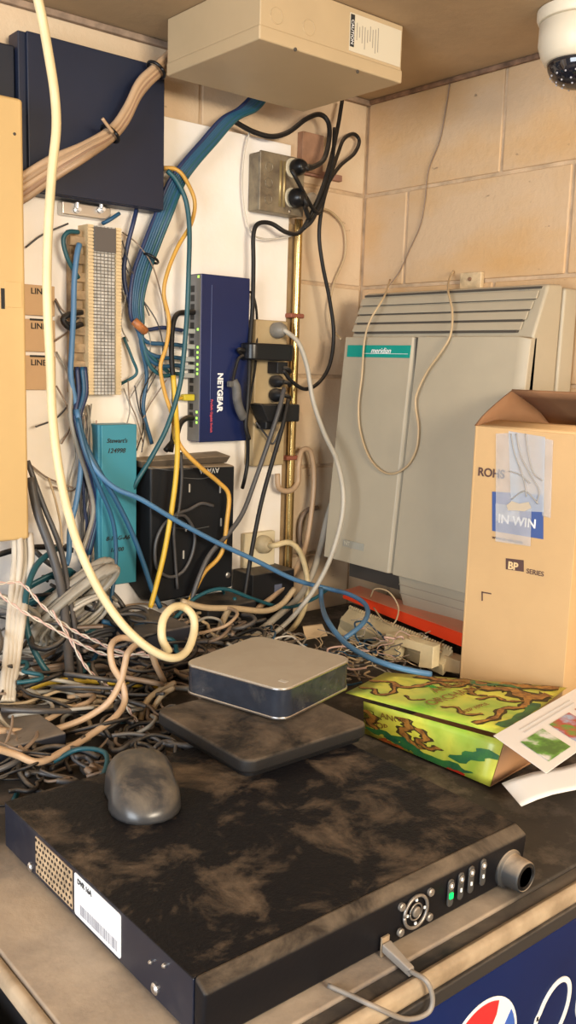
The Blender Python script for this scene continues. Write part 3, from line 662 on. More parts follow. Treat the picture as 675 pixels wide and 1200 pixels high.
# ------------------------------------------------------------------ ceiling enclosure
m_enc = mat('enclosure_beige', (.50, .38, .23), .5, var=.12, vs=4, dust=.0)
c = thing('ceiling_enclosure', (-.44, -.24, ZC), 'beige metal electrical enclosure fixed to the ceiling above the outlets', 'electrical enclosure')
bx0, bx1, by0, by1, bz = -.597, -.285, -.372, -.11, 2.09
bm = BM(); box(bm, (bx0, by0, bz+.012), (bx1, by1, ZC-.001)); mesh_obj('body', bm, m_enc, c, bev=.002)
bm = BM(); box(bm, (bx0-.002, by0-.002, bz), (bx1+.002, by1, bz+.022)); mesh_obj('cover', bm, m_enc, c, bev=.003)
def cy(px, py): return at(px, py, 1, by0-.002)
for px, py in ((346, 58), (419, 84)):
    p = cy(px, py); bm = BM(); lathe(bm, (p.x, by0-.0015, p.z), [(.003, 0), (.003, .0015), (.001, .0018)], 12, ax=V((0, -1, 0))); mesh_obj('screw', bm, m_slot, c)
for px, py in ((325, 18), (363, 32)):
    p = cy(px, py); bm = torus((p.x, by0-.0002, p.z), V((0, -1, 0)), .012, .0006, 24, 6); mesh_obj('knockout', bm, m_enc, c, smooth=True)
a = cy(412, 14); b_ = cy(452, 84)
lx = a.x-.004; 
bm = BM(); box(bm, (a.x-.001, by0+.001, bz+.026), (bx1-.004, by0-.0008, ZC-.010)); ls_ = mesh_obj('rating_label', bm, mat('label_beige', (.60, .54, .42), .5), c)
bm = BM(); box(bm, (a.x, by0-.0008, bz+.033), (a.x+.009, by0-.0012, ZC-.012)); mesh_obj('black_band', bm, m_ink, ls_)
text('lettering', 'CAUTION', (a.x+.0018, by0-.0014, ZC-.020), (0, 0, -1), (1, 0, 0), .0085, m_wprint, ls_, ext=.0001)
bm = BM()
for i in range(9):
    x = a.x+.014+i*.0062; box(bm, (x, by0-.0008, bz+.034+random.random()*.02), (x+.0018, by0-.0011, ZC-.018-random.random()*.01))
mesh_obj('print_lines', bm, mat('label_print', (.32, .29, .24), .7), ls_)

# ------------------------------------------------------------------ dome camera
m_dome = mat('dome_white', (.70, .64, .52), .4)
dc = V((-.129, -.622, 0))
c = thing('dome_camera', (dc.x, dc.y, ZC), 'white dome security camera with dark glass mounted on the ceiling', 'security camera')
bm = BM(); lathe(bm, (dc.x, dc.y, ZC-.001), [(.070, 0), (.070, -.012), (.067, -.018), (.0645, -.0185)], 48); mesh_obj('ceiling_ring', bm, m_dome, c, bev=.001)
bm = BM(); lathe(bm, (dc.x, dc.y, ZC-.0190), [(.060, 0), (.065, -.003), (.0655, -.035), (.060, -.052), (.054, -.062), (.050, -.063)], 48); mesh_obj('housing', bm, m_dome, c, smooth=True)
bm = BM(); prof = [(.0490*math.cos(t), -.040*math.sin(t)-.0) for t in [math.pi/2*i/12 for i in range(13)]]
lathe(bm, (dc.x, dc.y, ZC-.0815), prof, 40); dm = mesh_obj('dome_glass', bm, mat('dome_glass', (.01, .011, .018), .06, spec=.8), c, smooth=True)
bm = BM()
for ring_, n_ in ((.55, 16), (.85, 12), (1.1, 8)):
    for i in range(n_):
        t = 2*math.pi*i/n_+ring_; p = V((dc.x+.0492*math.cos(ring_)*math.cos(t), dc.y+.0492*math.cos(ring_)*math.sin(t), ZC-.0815-.0402*math.sin(ring_)))
        bmesh.ops.create_icosphere(bm, subdivisions=1, radius=.0018, matrix=Matrix.Translation(p))
mesh_obj('infrared_lamps', bm, mat('led_pale', (.45, .45, .5), .3), dm)
p = T(664, 6, ZC-.02); bm = BM(); lathe(bm, (dc.x-.055, dc.y+.02, ZC-.013), [(.004, 0), (.004, -.006), (.001, -.007)], 10); mesh_obj('screw', bm, m_slot, c)

# ------------------------------------------------------------------ things on the left board
# dark blue switch on the wall
m_navy = mat('navy_metal', (.010, .016, .040), .45, var=.2, vs=6, dust=.15, ds=8)
a = W(23, 30, .06); b_ = W(192, 248, .06)
c = thing('blue_equipment_box', ((a.x+b_.x)/2, -.015, b_.z), 'large dark blue metal equipment box on the wall behind the tan cable bundle', 'network device')
bm = BM(); box(bm, (a.x, -.0145, b_.z), (b_.x, -.052, a.z-.004)); mesh_obj('case', bm, m_navy, c, bev=.002)
bm = BM(); box(bm, (a.x+.012, -.052, b_.z+.002), (b_.x, -.060, a.z-.004)); mesh_obj('lid', bm, mat('navy_lid', (.009, .015, .038), .4, var=.15, vs=8), c, bev=.002)
p = W(75, 243, .04); q2 = W(132, 258, .04)
bm = BM(); box(bm, (p.x, -.0145, q2.z), (q2.x, -.034, p.z+.012)); br = mesh_obj('bracket', bm, m_screw, c, bev=.002)
for px in (90, 118):
    p = W(px, 246, .036); bm = BM(); lathe(bm, p, [(.006, 0), (.006, .003), (.0035, .004), (.0035, .012)], 12, ax=V((0, -1, 0))); cyl(bm, p+V((0, -.002, 0)), p+V((0, -.002, .012)), .0035, n=10); mesh_obj('fixing_bolt', bm, mat('bolt_white', (.75, .75, .75), .3, .5), c)
# darker box behind at far left
a = W(-40, 60, .03); b_ = W(19, 118, .03)
bm = BM(); box(bm, (-1.05, -.0145, 1.93), (W(17, 80, .04).x, -.042, W(10, 52, .04).z)); 
tag(mesh_obj('dark_equipment_box', bm, mat('dark_navy', (.008, .011, .022), .5), bev=.003), 'almost black box at the left edge between blue box and yellow enclosure', 'network device')
# yellow beige enclosure
m_yel = mat('enclosure_yellow', (.62, .42, .18), .45, var=.08, vs=4)
p = W(28, 116, .12); q2 = W(35, 632, .12)
c = thing('wall_enclosure', (-1.05, -.015, q2.z), 'tall cream yellow metal enclosure with a latch slot at the left edge', 'electrical enclosure')
bm = BM(); box(bm, (-1.25, -.0145, q2.z+.003), (q2.x-.003, -.105, p.z-.003)); mesh_obj('body', bm, m_yel, c, bev=.003)
bm = BM(); box(bm, (-1.26, -.105, q2.z), (q2.x, -.120, p.z)); dr = mesh_obj('door', bm, m_yel, c, bev=.006)
p = W(4, 350, .12); bm = BM(); box(bm, (p.x-.004, -.1195, p.z-.016), (p.x+.002, -.1206, p.z+.016)); mesh_obj('latch_slot', bm, m_ink, dr)
p = W(17, 157, .12); bm = BM(); lathe(bm, (p.x, -.1195, p.z), [(.0025, 0), (.0025, .001), (.001, .0014)], 10, ax=V((0, -1, 0))); mesh_obj('rivet', bm, m_slot, dr)
p = W(10, 345, .12); bm = BM(); box(bm, (p.x-.006, -.1195, p.z-.020), (p.x+.022, -.1212, p.z+.020)); mesh_obj('latch_plate', bm, m_yel, dr, bev=.0005)
# three tan cards
m_tc = mat('tan_card', (.58, .38, .21), .7, var=.1, vs=10)
for i, (py0, py1, t_, lab) in enumerate(((332, 371, 'LINE 1', 'topmost'), (373, 413, 'LINE 1', 'middle'), (416, 457, 'LINE 1', 'lowest'))):
    a = W(20, py0, .022); b_ = W(64.5+i*.6, py1, .022)
    bm = BM(); box(bm, (a.x, -.0145, b_.z), (b_.x, -.022, a.z))
    o = tag(mesh_obj('tan_jack_block', bm, m_tc, bev=.001), lab+' of three tan blocks marked in black beside the yellow enclosure', 'jack block', 'tan marked blocks')
    p = W(36, py0+12, .0225); text('lettering', t_, p, (1, 0, 0), (0, 0, 1), .0145, m_ink, o, bold=.0002)
    if i:
        p0_ = W(35, py0+1, .0225); p1_ = W(53, py0+1, .0225); bm = BM(); box(bm, (p0_.x, -.0221, p0_.z-.002), (p1_.x, -.0226, p0_.z+.0015)); mesh_obj('underline', bm, m_ink, o)

# punch-down block
m_cream = mat('block_cream', (.68, .52, .30), .6, var=.25, vs=14)
m_clip = mat('clip_grey', (.56, .54, .50), .5, .1, var=.45, vs=30)
a = W(104, 262, .055); b_ = W(143, 463, .055)
c = thing('punchdown_block', ((a.x+b_.x)/2, -.015, b_.z), 'tall cream punch-down wiring block full of metal clips beneath the blue box', 'wiring block')
bm = BM(); box(bm, (a.x+.006, -.0145, b_.z), (b_.x-.006, -.045, a.z)); mesh_obj('base', bm, m_cream, c, bev=.001)
for (x0_, x1_) in ((a.x, a.x+.0105), (b_.x-.0105, b_.x)):
    bm = BM(); box(bm, (x0_, -.0145, b_.z), (x1_, -.050, a.z)); n = 50
    for i in range(n):
        z = b_.z+(a.z-b_.z)*(i+.15)/n; box(bm, (x0_-.0002, -.050, z), (x1_+.0002, -.0525, z+(a.z-b_.z)/n*.72))
    mesh_obj('wire_comb', bm, m_cream, c)
bm = BM(); box(bm, (a.x+.0105, -.0455, b_.z+.001), (b_.x-.0105, -.047, a.z-.001)); mesh_obj('clip_bed', bm, mat('clip_bed', (.20, .16, .12), .8, var=.3, vs=40), c)
bm = BM(); n = 50; wd = (b_.x-a.x-.023)/6
for i in range(n):
    z = b_.z+(a.z-b_.z)*(i+.15)/n
    for j in range(6):
        x = a.x+.0115+j*wd; box(bm, (x, -.047, z), (x+wd*.80, -.0515+random.uniform(0, .001), z+(a.z-b_.z)/n*.74))
mesh_obj('clip_rows', bm, m_clip, c)
bm = BM(); box(bm, (a.x+.0115, -.0525, a.z-.045), (b_.x-.0115, -.0535, a.z-.003)); mesh_obj('clip_cover', bm, mat('cover_smoke', (.10, .09, .085), .3), c, bev=.0008)
# bracket left of the block
p = W(78, 268, .03); q2 = W(101, 460, .03)
bm = BM(); box(bm, (p.x+.006, -.0145, q2.z), (q2.x, -.030, p.z)); 
for i in range(9):
    z = q2.z+(p.z-q2.z)*(i+.3)/9.2; box(bm, (p.x+.002, -.030, z), (q2.x-.004, -.040, z+.016))
mesh_obj('side_bracket', bm, mat('bracket_tan', (.48, .34, .20), .7, var=.6, vs=25), c, bev=.001)
# teal cover
m_teal = mat('teal_plastic', (.035, .23, .31), .45, var=.12, vs=6)
a = W(119, 498, .06); b_ = W(160, 682, .06)
c = thing('teal_wiring_cover', ((a.x+b_.x)/2, -.015, b_.z), 'long teal blue wiring block cover with handwriting, mounted under the punch-down block', 'wiring cover')
bm = BM(); box(bm, (a.x, -.0145, b_.z), (b_.x, -.0595, a.z)); cv = mesh_obj('cover', bm, m_teal, c, bev=.002)
bm = BM(); box(bm, (a.x-.006, -.0145, b_.z), (a.x, -.057, a.z)); mesh_obj('left_flange', bm, mat('teal_edge', (.04, .22, .33), .45), c, bev=.001)
for s, px, py, sz in (("Stewart's", 125, 519, .0115), ('124998', 125.5, 531, .0125), ('8-17-G-A6', 124, 634, .0115), ('1/1/00', 129, 647, .011)):
    text('handwriting', s, W(px, py, .0602), (1, 0, -.02), (0, 0, 1), sz, m_ink, cv, shear=.25, bold=.0001)

# black phone module (inverted lettering)
m_mod = mat('module_black', (.008, .009, .011), .45, spec=.25, dust=.9, ds=16, dcol=(.42, .33, .23), dlo=.1, dhi=.4, bump=.1)
c = thing('black_modem', (-.49, -.015, 1.13), 'big black wall mounted module with upside-down white lettering under the network switch', 'phone module')
x0_, x1_ = W(178, 600, .08).x, W(276, 600, .08).x; zt_, zb_ = W(225, 546, .08).z, W(225, 700, .08).z
bm = BM(); hexa(bm, [(x0_-.014, -.0145, zb_+.03), (x0_+.012, -.0145, zb_-.005), (x1_, -.0145, zb_+.002), (x1_, -.0145, zt_), (x0_-.014, -.0145, zt_+.006)],
             [(x0_, -.075, zb_+.03), (x0_+.012, -.080, zb_), (x1_-.004, -.080, zb_+.008), (x1_-.004, -.080, zt_-.004), (x0_, -.075, zt_)]); md = mesh_obj('case', bm, m_mod, c, bev=.004)
bm = BM(); hexa(bm, [(x0_-.010, -.0145, zt_), (x1_-.01, -.0145, zt_+.004), (x1_-.01, -.060, zt_), (x0_-.010, -.060, zt_-.002)], [(x0_-.016, -.0145, zt_+.014), (x1_-.004, -.0145, zt_+.020), (x1_-.004, -.066, zt_+.014), (x0_-.016, -.066, zt_+.012)]); mesh_obj('dusty_cap', bm, mat('dusty_cap', (.10, .075, .05), .7, var=.3, vs=30, dust=.9, ds=30, dcol=(.36, .28, .19), dlo=.1, dhi=.5), c, bev=.002)
text('lettering', 'AVAYA', W(257, 548, .0808), (-1, 0, 0), (0, 0, -1), .015, mat('pale_print', (.5, .5, .48), .5), md)
m_vent = mat('vent_pale', (.40, .38, .34), .5)
for px, py in ((222, 572), (258, 573), (218, 618), (259, 612), (215, 650)):
    p = W(px, py, .0803); bm = BM(); prism(bm, rrect(.0035, .017, .0016, x0=-.00175, y0=-.0085), V((p.x, -.0798, p.z)), V((1, 0, 0)), V((0, 0, 1)), V((0, -.001, 0))); mesh_obj('keyhole_slot', bm, m_vent, md)
p = W(267, 674, .0803); bm = BM(); lathe(bm, (p.x, -.0795, p.z), [(.006, 0), (.006, .002), (.003, .003)], 16, ax=V((0, -1, 0))); mesh_obj('lock', bm, m_screw, md)
for pts in ([(176, 548), (200, 551), (226, 549)], [(215, 560), (235, 561), (250, 558)], [(200, 618), (225, 620), (245, 617)]):
    bm = BM(); tube(bm, [W(x, y, .0802) for x, y in pts], .0006, 5); mesh_obj('groove_line', bm, mat('groove_grey', (.12, .12, .12), .5), md)

# network switch
m_sw = mat('switch_blue', (.010, .020, .095), .35, .2, var=.15, vs=8)
yS = -.055
a = W(236, 319, -yS); b_ = W(289, 517, -yS)
c = thing('network_switch', ((a.x+b_.x)/2, -.015, b_.z), 'blue rectangular network switch mounted upright with ports and lights along its side', 'network switch')
zt_, zb_ = a.z-.002, b_.z+.001; xs0, xs1 = a.x, b_.x
bm = BM(); box(bm, (xs0, -.0145, zb_), (xs1, yS, zt_)); sw = mesh_obj('case', bm, m_sw, c, bev=.002)
bm = BM(); box(bm, (xs0-.001, -.0145, zb_+.002), (xs0+.0015, yS+.001, zt_-.002)); pp = mesh_obj('port_panel', bm, mat('panel_grey', (.16, .16, .16), .5), c)
npt = 16
for i in range(npt):
    z = zt_-.022-i*(zt_-zb_-.045)/npt
    bm = BM(); box(bm, (xs0-.0014, -.021, z), (xs0+.0002, -.034, z-.0125)); mesh_obj('port', bm, m_ink, pp)
m_led = mat('led_yellowgreen', (.3, .7, .08), .4, emit=((.45, 1, .12), 1.3))
for py in (324, 386, 407, 413, 419, 427, 433, 438, 483, 490, 495):
    p = W(232, py, .048); bm = BM(); box(bm, (xs0-.0015, -.0445, p.z-.0022), (xs0-.0003, -.0500, p.z+.0022)); tag(mesh_obj('port_light', bm, m_led, pp), 'lit green port light')
p = W(255.5, 437, -yS+.001); text('lettering', 'NETGEAR', p, (0, 0, -1), (1, 0, 0), .0175, m_wprint, sw, bold=.0007)
p = W(247, 468, -yS+.001); text('lettering', 'ProSafe Gigabit Switch', p, (0, 0, -1), (1, 0, 0), .0072, mat('pink_print', (.6, .08, .12), .5), sw, bold=.0001)
bm = BM(); p = W(248, 340, -yS); box(bm, (p.x, yS-.0002, zb_+.08), (p.x+.0008, yS-.0005, zt_-.02)); mesh_obj('seam', bm, mat('seam_pale', (.12, .16, .32), .4), sw)

# old metal outlet box
m_old = mat('weathered_metal', (.30, .25, .17), .5, .5, var=.6, vs=25, var2=(.14, .11, .08), bump=.3)
a = W(306, 176, .055); b_ = W(355, 254, .055)
c = thing('outlet_box', ((a.x+b_.x)/2, -.0, b_.z), 'weathered metal outlet box with two black plugs, above the brass pipe', 'power outlet')
bm = BM(); box(bm, (a.x, -.0145, b_.z), (b_.x, -.050, a.z)); mesh_obj('box', bm, m_old, c, bev=.004)
bm = BM(); box(bm, (a.x-.001, -.050, b_.z-.001), (b_.x+.001, -.055, a.z+.001)); pl = mesh_obj('cover', bm, m_old, c, bev=.002)
xm = (a.x+b_.x)/2
for dx in (-.006, .004):
    bm = BM(); tube(bm, [(xm+dx, -.055, b_.z+.012), (xm+dx, -.055, a.z-.012)], .003, 8); mesh_obj('ridge', bm, mat('ridge_brass', (.45, .34, .16), .4, .6), pl, smooth=True)
for i, dz in enumerate((.75, .48, .2)):
    bm = torus((a.x+.022, -.055, b_.z+(a.z-b_.z)*dz), V((0, -1, 0)), .009, .0014, 20, 6); mesh_obj('knockout', bm, m_old, pl, smooth=True)
rx = W(343, 200, .055).x; zs2 = (W(343, 197, .055).z, W(343, 232, .055).z)
for i, z in enumerate(zs2):
    bm = BM(); lathe(bm, (rx-.001, -.054, z), [(.0195, 0), (.0195, .003), (.017, .0045)], 28, ax=V((0, -1, 0))); mesh_obj('socket', bm, mat('socket_ivory', (.48, .42, .30), .5), pl)
for z in (a.z-.006, b_.z+.006):
    bm = BM(); lathe(bm, (xm+.02, -.0548, z), [(.003, 0), (.003, .0015), (.001, .002)], 10, ax=V((0, -1, 0))); mesh_obj('screw', bm, m_screw, pl)
# brass / painted pipes
m_brass = mat('conduit_brass', (.55, .38, .15), .22, .85, var=.2, vs=4)
px_ = W(350, 300, .028).x
bm = BM(); tube(bm, [(px_, -.025, b_.z-.001), (px_, -.025, 1.75), (px_-.001, -.025, 1.4), (px_, -.025, 1.045)], .0088, 20); 
c = tag(mesh_obj('conduit_pipe', bm, m_brass, smooth=True), 'shiny brass coloured conduit pipe running down from the outlet box', 'pipe')
for z in (1.705, 1.40): 
    bm = BM(); box(bm, (px_-.022, -.0135, z-.006), (px_+.016, -.0355, z+.004)); mesh_obj('strap', bm, mat('rust_strap', (.30, .10, .06), .7, .3), c, bev=.003)
# wood blocks behind right of outlet
a = W(356, 153, .02); b_ = W(379, 205, .02)
bm = BM(); box(bm, (a.x, -.0005, b_.z), (b_.x, -.018, a.z)); tag(mesh_obj('wood_block', bm, mat('old_wood', (.36, .19, .11), .8, var=.4, vs=18, bump=.3), bev=.001), 'small reddish brown wood block beside the outlet box, under a black cable', 'wood block')
a = W(355, 196, .012); b_ = W(401, 213, .012)
bm = BM(); box(bm, (a.x, -.0005, b_.z), (b_.x, -.012, a.z-.0)); tag(mesh_obj('wood_batten', bm, mat('pink_wood', (.42, .22, .16), .8, var=.5, vs=16, bump=.3), bev=.001), 'pinkish scrap of wood behind the tied black cords right of outlet', 'wood scrap')
p = W(370, 236, .02)
bm = BM(); lathe(bm, (p.x, -.0, p.z), [(.020, 0), (.020, .010), (.016, .014), (.006, .016)], 24, ax=V((0, -1, 0))); tag(mesh_obj('round_wall_cap', bm, m_white), 'round off-white cap on the wall right of the outlet box', 'wall cap')

# power strip with plugs
m_strip = mat('strip_tan', (.48, .36, .20), .5, var=.2, vs=10)
a = W(300, 374, .045); b_ = W(333, 545, .045)
c = thing('power_strip', ((a.x+b_.x)/2, -.015, b_.z), 'tan metal power strip mounted vertically right of the network switch', 'power strip')
bm = BM(); box(bm, (a.x, -.0145, b_.z), (b_.x, -.045, a.z)); ps = mesh_obj('body', bm, m_strip, c, bev=.004)
for py in (388, 430, 448, 466, 500, 525):
    p = W(322, py, .045); bm = BM(); prism(bm, rrect(.024, .020, .006, x0=-.012, y0=-.01), V((p.x, -.0445, p.z)), V((1, 0, 0)), V((0, 0, 1)), V((0, -.0015, 0))); mesh_obj('socket', bm, mat('socket_tan', (.3, .22, .13), .5), ps, bev=.0005)
xs_ = W(324, 400, .06).x
# big round adapter
a = W(293, 411, .09); b_ = W(347, 411, .09)
c = thing('power_adapter', ((a.x+b_.x)/2, -.046, a.z-.017), 'wide rounded black power adapter plugged in near top of the tan power strip', 'power adapter')
bm = BM(); prism(bm, rrect(b_.x-a.x, .045, .019, 8, x0=a.x, y0=-.092), V((0, 0, a.z-.018)), V((1, 0, 0)), V((0, 1, 0)), V((0, 0, .034))); mesh_obj('case', bm, m_blk_clean, c, bev=.004)
bm = BM(); tube(bm, [(a.x+.003, -.070, a.z), (a.x-.012, -.068, a.z+.001), W(286, 418, .06)], .0045, 8); mesh_obj('cord_stub', bm, m_blackc, c, smooth=True)
# three small black plugs
for i, (py, r_, lab) in enumerate(((431, .0115, 'upper small square black plug on the power strip, right below the wide adapter'), (447, .0105, 'middle round black plug with grey shoulder on the power strip'), (463, .0115, 'lower black plug on the power strip, just above the corner adapter'))):
    p = W(325, py, .06)
    c = thing('power_plug', (p.x, -.046, p.z), lab, 'plug', 'black plugs on the power strip')
    bm = BM(); 
    if i == 0: box(bm, (p.x-.016, -.0465, p.z-.012), (p.x+.012, -.080, p.z+.012))
    else: lathe(bm, (p.x-.002, -.0465, p.z), [(r_, 0), (r_*1.25, .010), (r_*1.2, .022), (r_*.7, .030), (r_*.45, .036)], 18, ax=V((0, -1, 0)))
    mesh_obj('plug_body', bm, m_black, c, bev=.002)
    bm = BM(); tube(bm, [(p.x, -.078, p.z), (p.x+.012, -.082, p.z-.002), (p.x+.022, -.074, p.z-.008)], .0045, 8); mesh_obj('strain_relief', bm, m_blackc, c, smooth=True)
# lower adapter
a = W(314, 474, .085); b_ = W(350, 494, .085)
c = thing('power_adapter', ((a.x+b_.x)/2, -.046, b_.z), 'square black power adapter low on the power strip with small white mark', 'power adapter')
bm = BM(); hexa(bm, [(a.x, -.0465, b_.z), (b_.x, -.0465, b_.z), (b_.x, -.0465, a.z), (a.x-.02, -.0465, a.z)], [(a.x, -.088, b_.z), (b_.x, -.088, b_.z), (b_.x, -.088, a.z), (a.x-.02, -.088, a.z)]); box(bm, (a.x, -.0465, b_.z-.016), (a.x+.022, -.080, b_.z+.002)); ca = mesh_obj('case', bm, m_black, c, bev=.003)
p = W(322, 499, .081); bm = BM(); box(bm, (p.x-.003, -.0798, p.z-.004), (p.x+.003, -.0805, p.z+.004)); mesh_obj('rating_mark', bm, m_wprint, ca)
c = thing('power_plug', W(304, 484, .05), 'grey-black right angled plug left of the square adapter on power strip', 'plug', 'black plugs on the power strip')
bm = BM(); p = W(304, 482, .06); hexa(bm, [(p.x-.016, -.0465, p.z+.012), (p.x-.004, -.0465, p.z+.018), (p.x+.014, -.0465, p.z-.008), (p.x+.004, -.0465, p.z-.016)], [(p.x-.016, -.075, p.z+.012), (p.x-.004, -.075, p.z+.018), (p.x+.014, -.075, p.z-.008), (p.x+.004, -.075, p.z-.016)]); mesh_obj('plug_body', bm, mat('plug_grey', (.06, .055, .05), .5, dust=.4, ds=30), c, bev=.003)
# ferrite / small plug over switch
c = thing('cord_plug', W(277, 470, .075), 'dusty grey inline connector hanging over the lower right of the blue switch', 'connector')
bm = BM(); tube(bm, [W(273, 446, .07), W(277, 455, .074), W(278, 468, .074), W(281, 480, .074), W(286, 490, .07)], .0095, 10, flat=.8); mesh_obj('connector_body', bm, mat('dusty_grey', (.12, .115, .11), .6, var=.5, vs=40), c, smooth=True)
bm = BM(); p = W(273, 450, .072); box(bm, p-V((.012, .005, .006)), p+V((.004, .005, .006))); mesh_obj('release_tab', bm, MC['dusty_grey'], c, bev=.002)
# lower outlet with thick yellow plug
a = W(287, 626, .03); b_ = W(321, 690, .03)
c = thing('wall_outlet', ((a.x+b_.x)/2, -.015, b_.z), 'cream wall outlet low on the board with a cream plug in it', 'power outlet')
bm = BM(); box(bm, (a.x, -.0145, b_.z), (b_.x, -.030, a.z)); ot = mesh_obj('box', bm, mat('outlet_cream', (.72, .62, .42), .5, var=.15), c, bev=.003)
p = W(306, 668, .031)
for dx in (-.006, .006):
    bm = BM(); box(bm, (p.x+dx-.001, -.0298, p.z-.005), (p.x+dx+.001, -.0305, p.z+.005)); mesh_obj('slot', bm, m_ink, ot)
m_ycord = mat('cream_cord', (.66, .53, .30), .5, var=.2, vs=30)
c = thing('cream_power_cable', W(310, 637, .05), 'thick cream power cord with round plug in the low wall outlet', 'cable')
p = W(306, 637, .03); bm = BM(); lathe(bm, (p.x, -.0305, p.z), [(.019, 0), (.020, .010), (.018, .020), (.010, .028), (.006, .030)], 24, ax=V((0, -1, 0))); mesh_obj('plug', bm, mat('plug_cream', (.55, .45, .28), .55, var=.3, vs=30), c, bev=.001)
bm = BM(); tube(bm, [(p.x, -.055, p.z), W(322, 639, .075), W(340, 636, .08), W(353, 650, .08), W(360, 680, .09), W(357, 712, .10), W(340, 740, .12), W(315, 752, .12), W(290, 757, .13)], .0062, 10); mesh_obj('cord', bm, m_ycord, c, smooth=True)
# black cube adapter low
a = W(296, 674, .09); b_ = W(344, 716, .09)
c = thing('black_power_brick', ((a.x+b_.x)/2, -.05, b_.z-.06), 'black square power brick standing low against the board under the outlet', 'power adapter')
bm = BM(); box(bm, (a.x, -.020, CZ+.002), (b_.x, -.090, a.z)); cb_ = mesh_obj('case', bm, m_black, c, bev=.003)
bm = BM(); p = W(326, 690, .0905); box(bm, (p.x-.010, -.0898, p.z-.010), (p.x+.010, -.0905, p.z+.010)); mesh_obj('label', bm, mat('label_dark', (.10, .11, .16), .5), cb_)

# dark dusty box left behind recorder
m_lowbox = mat('lowbox', (.01, .012, .02), .5, dust=.7, ds=7, dcol=(.30, .25, .20), dlo=.25, dhi=.65)
bm = BM(); box(bm, (-1.19, -.12, CZ+.001), (-.955, -.43, CZ+.040)); 
tag(mesh_obj('dark_device', bm, m_lowbox, bev=.003), 'dark blue-black device with dusty top at left edge behind the video recorder', 'network device')
# small dark box behind the loop
p = W(160, 770, .22)
a = W(150, 738, .2); b_ = W(206, 752, .2)
bm = BM(); box(bm, (a.x, -.10, CZ+.001), (b_.x+.01, -.24, a.z)); tag(mesh_obj('black_adapter_box', bm, m_lowbox, bev=.004), 'black adapter with dusty top among the cables beneath the phone module', 'power adapter')
bm = BM(); box(bm, (-.52, -.05, CZ+.001), (-.40, -.15, 1.13)); tag(mesh_obj('black_charger', bm, m_black, bev=.004), 'black charger box sitting behind the silver computer under the phone module', 'power adapter')

# ------------------------------------------------------------------ red cover and cream blocks at right rear
m_redp = mat('red_plastic', (.85, .06, .015), .35, dust=.75, ds=12, dcol=(.50, .30, .18), dlo=.1, dhi=.5)
a = R(400, 692, .17); a2 = R(541, 748, .215)
ra, rb = V((-.165, a.y, a.z)), V((-.215, a2.y, a2.z+.010))
c = thing('red_block_cover', (-.18, -.35, ra.z-.03), 'long red plastic wiring block cover lying below the phone system cabinet', 'wiring cover')
n_ = V((1, 0, 0))
bm = BM(); hexa(bm, [ra, rb, rb+V((.05, .006, .004)), ra+V((.05, 0, .004))], [ra+V((0, 0, -.003)), rb+V((0, 0, -.003)), rb+V((.05, .006, .001)), ra+V((.05, 0, .001))]); mesh_obj('top_face', bm, m_redp, c, bev=.001)
bm = BM(); hexa(bm, [ra, rb, rb+V((.0, 0, -.026)), ra+V((.0, 0, -.018))], [p+V((.003, 0, 0)) for p in (ra, rb, rb+V((.0, 0, -.026)), ra+V((.0, 0, -.018)))]); mesh_obj('front_face', bm, m_redp, c, bev=.0008)
bm = BM(); hexa(bm, [rb, rb+V((.05, .006, .004)), rb+V((.05, .006, -.02)), rb+V((0, 0, -.026))], [p+V((0, .003, 0)) for p in (rb, rb+V((.05, .006, .004)), rb+V((.05, .006, -.02)), rb+V((0, 0, -.026)))]); mesh_obj('end_face', bm, m_redp, c, bev=.0008)
m_cream2 = mat('block_cream_light', (.74, .62, .38), .55, var=.25, vs=18, dust=.4, ds=15, dcol=(.42, .32, .2))
c = thing('cream_wiring_block', (-.24, -.3, CZ), 'cream plastic wiring block with toothed edge lying below the red cover', 'wiring block')
ea, eb = R(408, 712, .19), R(531, 762, .235)
ea = V((-.185, ea.y, ea.z)); eb = V((-.235, eb.y, eb.z))
bm = BM(); hexa(bm, [ea, eb, eb+V((-.028, .0, -.022)), ea+V((-.028, 0, -.022))], [p+V((.004, 0, -.022)) for p in (ea, eb, eb+V((-.028, 0, -.022)), ea+V((-.028, 0, -.022)))]); mesh_obj('body', bm, m_cream2, c, bev=.001)
bm = BM(); nt_ = 44
for i in range(nt_):
    t = (i+.1)/nt_; p = ea.lerp(eb, t); q2 = ea.lerp(eb, t+.55/nt_); hexa(bm, [p, q2, q2+V((-.004, 0, -.002)), p+V((-.004, 0, -.002))], [x+V((0, 0, .005)) for x in (p, q2, q2+V((-.004, 0, -.002)), p+V((-.004, 0, -.002)))])
mesh_obj('teeth', bm, m_cream2, c)
bm = BM()
fa = R(452, 745, .26); 
def rx3(px, py, o): return R(px, py, o)
P = [rx3(452, 742, .27), rx3(508, 758, .27), rx3(506, 784, .28), rx3(490, 782, .28), rx3(492, 764, .275), rx3(468, 757, .275), rx3(463, 776, .28), rx3(449, 772, .28)]
c2 = tag(mesh_obj('cream_bracket', hexa(BM(), P, [p+V((.02, 0, .002)) for p in P]), m_cream2, bev=.0015), 'cream standoff bracket with cut-out legs in front of the toothed block', 'bracket')
P = [rx3(400, 722, .2), rx3(425, 730, .2), rx3(418, 752, .215), rx3(394, 742, .215)]
tag(mesh_obj('cream_clip_block', hexa(BM(), P, [p+V((.03, 0, .0)) for p in P]), m_cream2, bev=.0015), 'small cream clip block among wires left of the cut-out bracket', 'bracket')
P = [rx3(520, 768, .25), rx3(539, 775, .25), rx3(538, 790, .26), rx3(516, 786, .26)]
tag(mesh_obj('tan_wedge', hexa(BM(), P, [p+V((.03, 0, .0)) for p in P]), mat('tan_plastic', (.5, .38, .22), .6, var=.3), bev=.0015), 'tan plastic wedge between the cardboard box and toothed block', 'bracket')
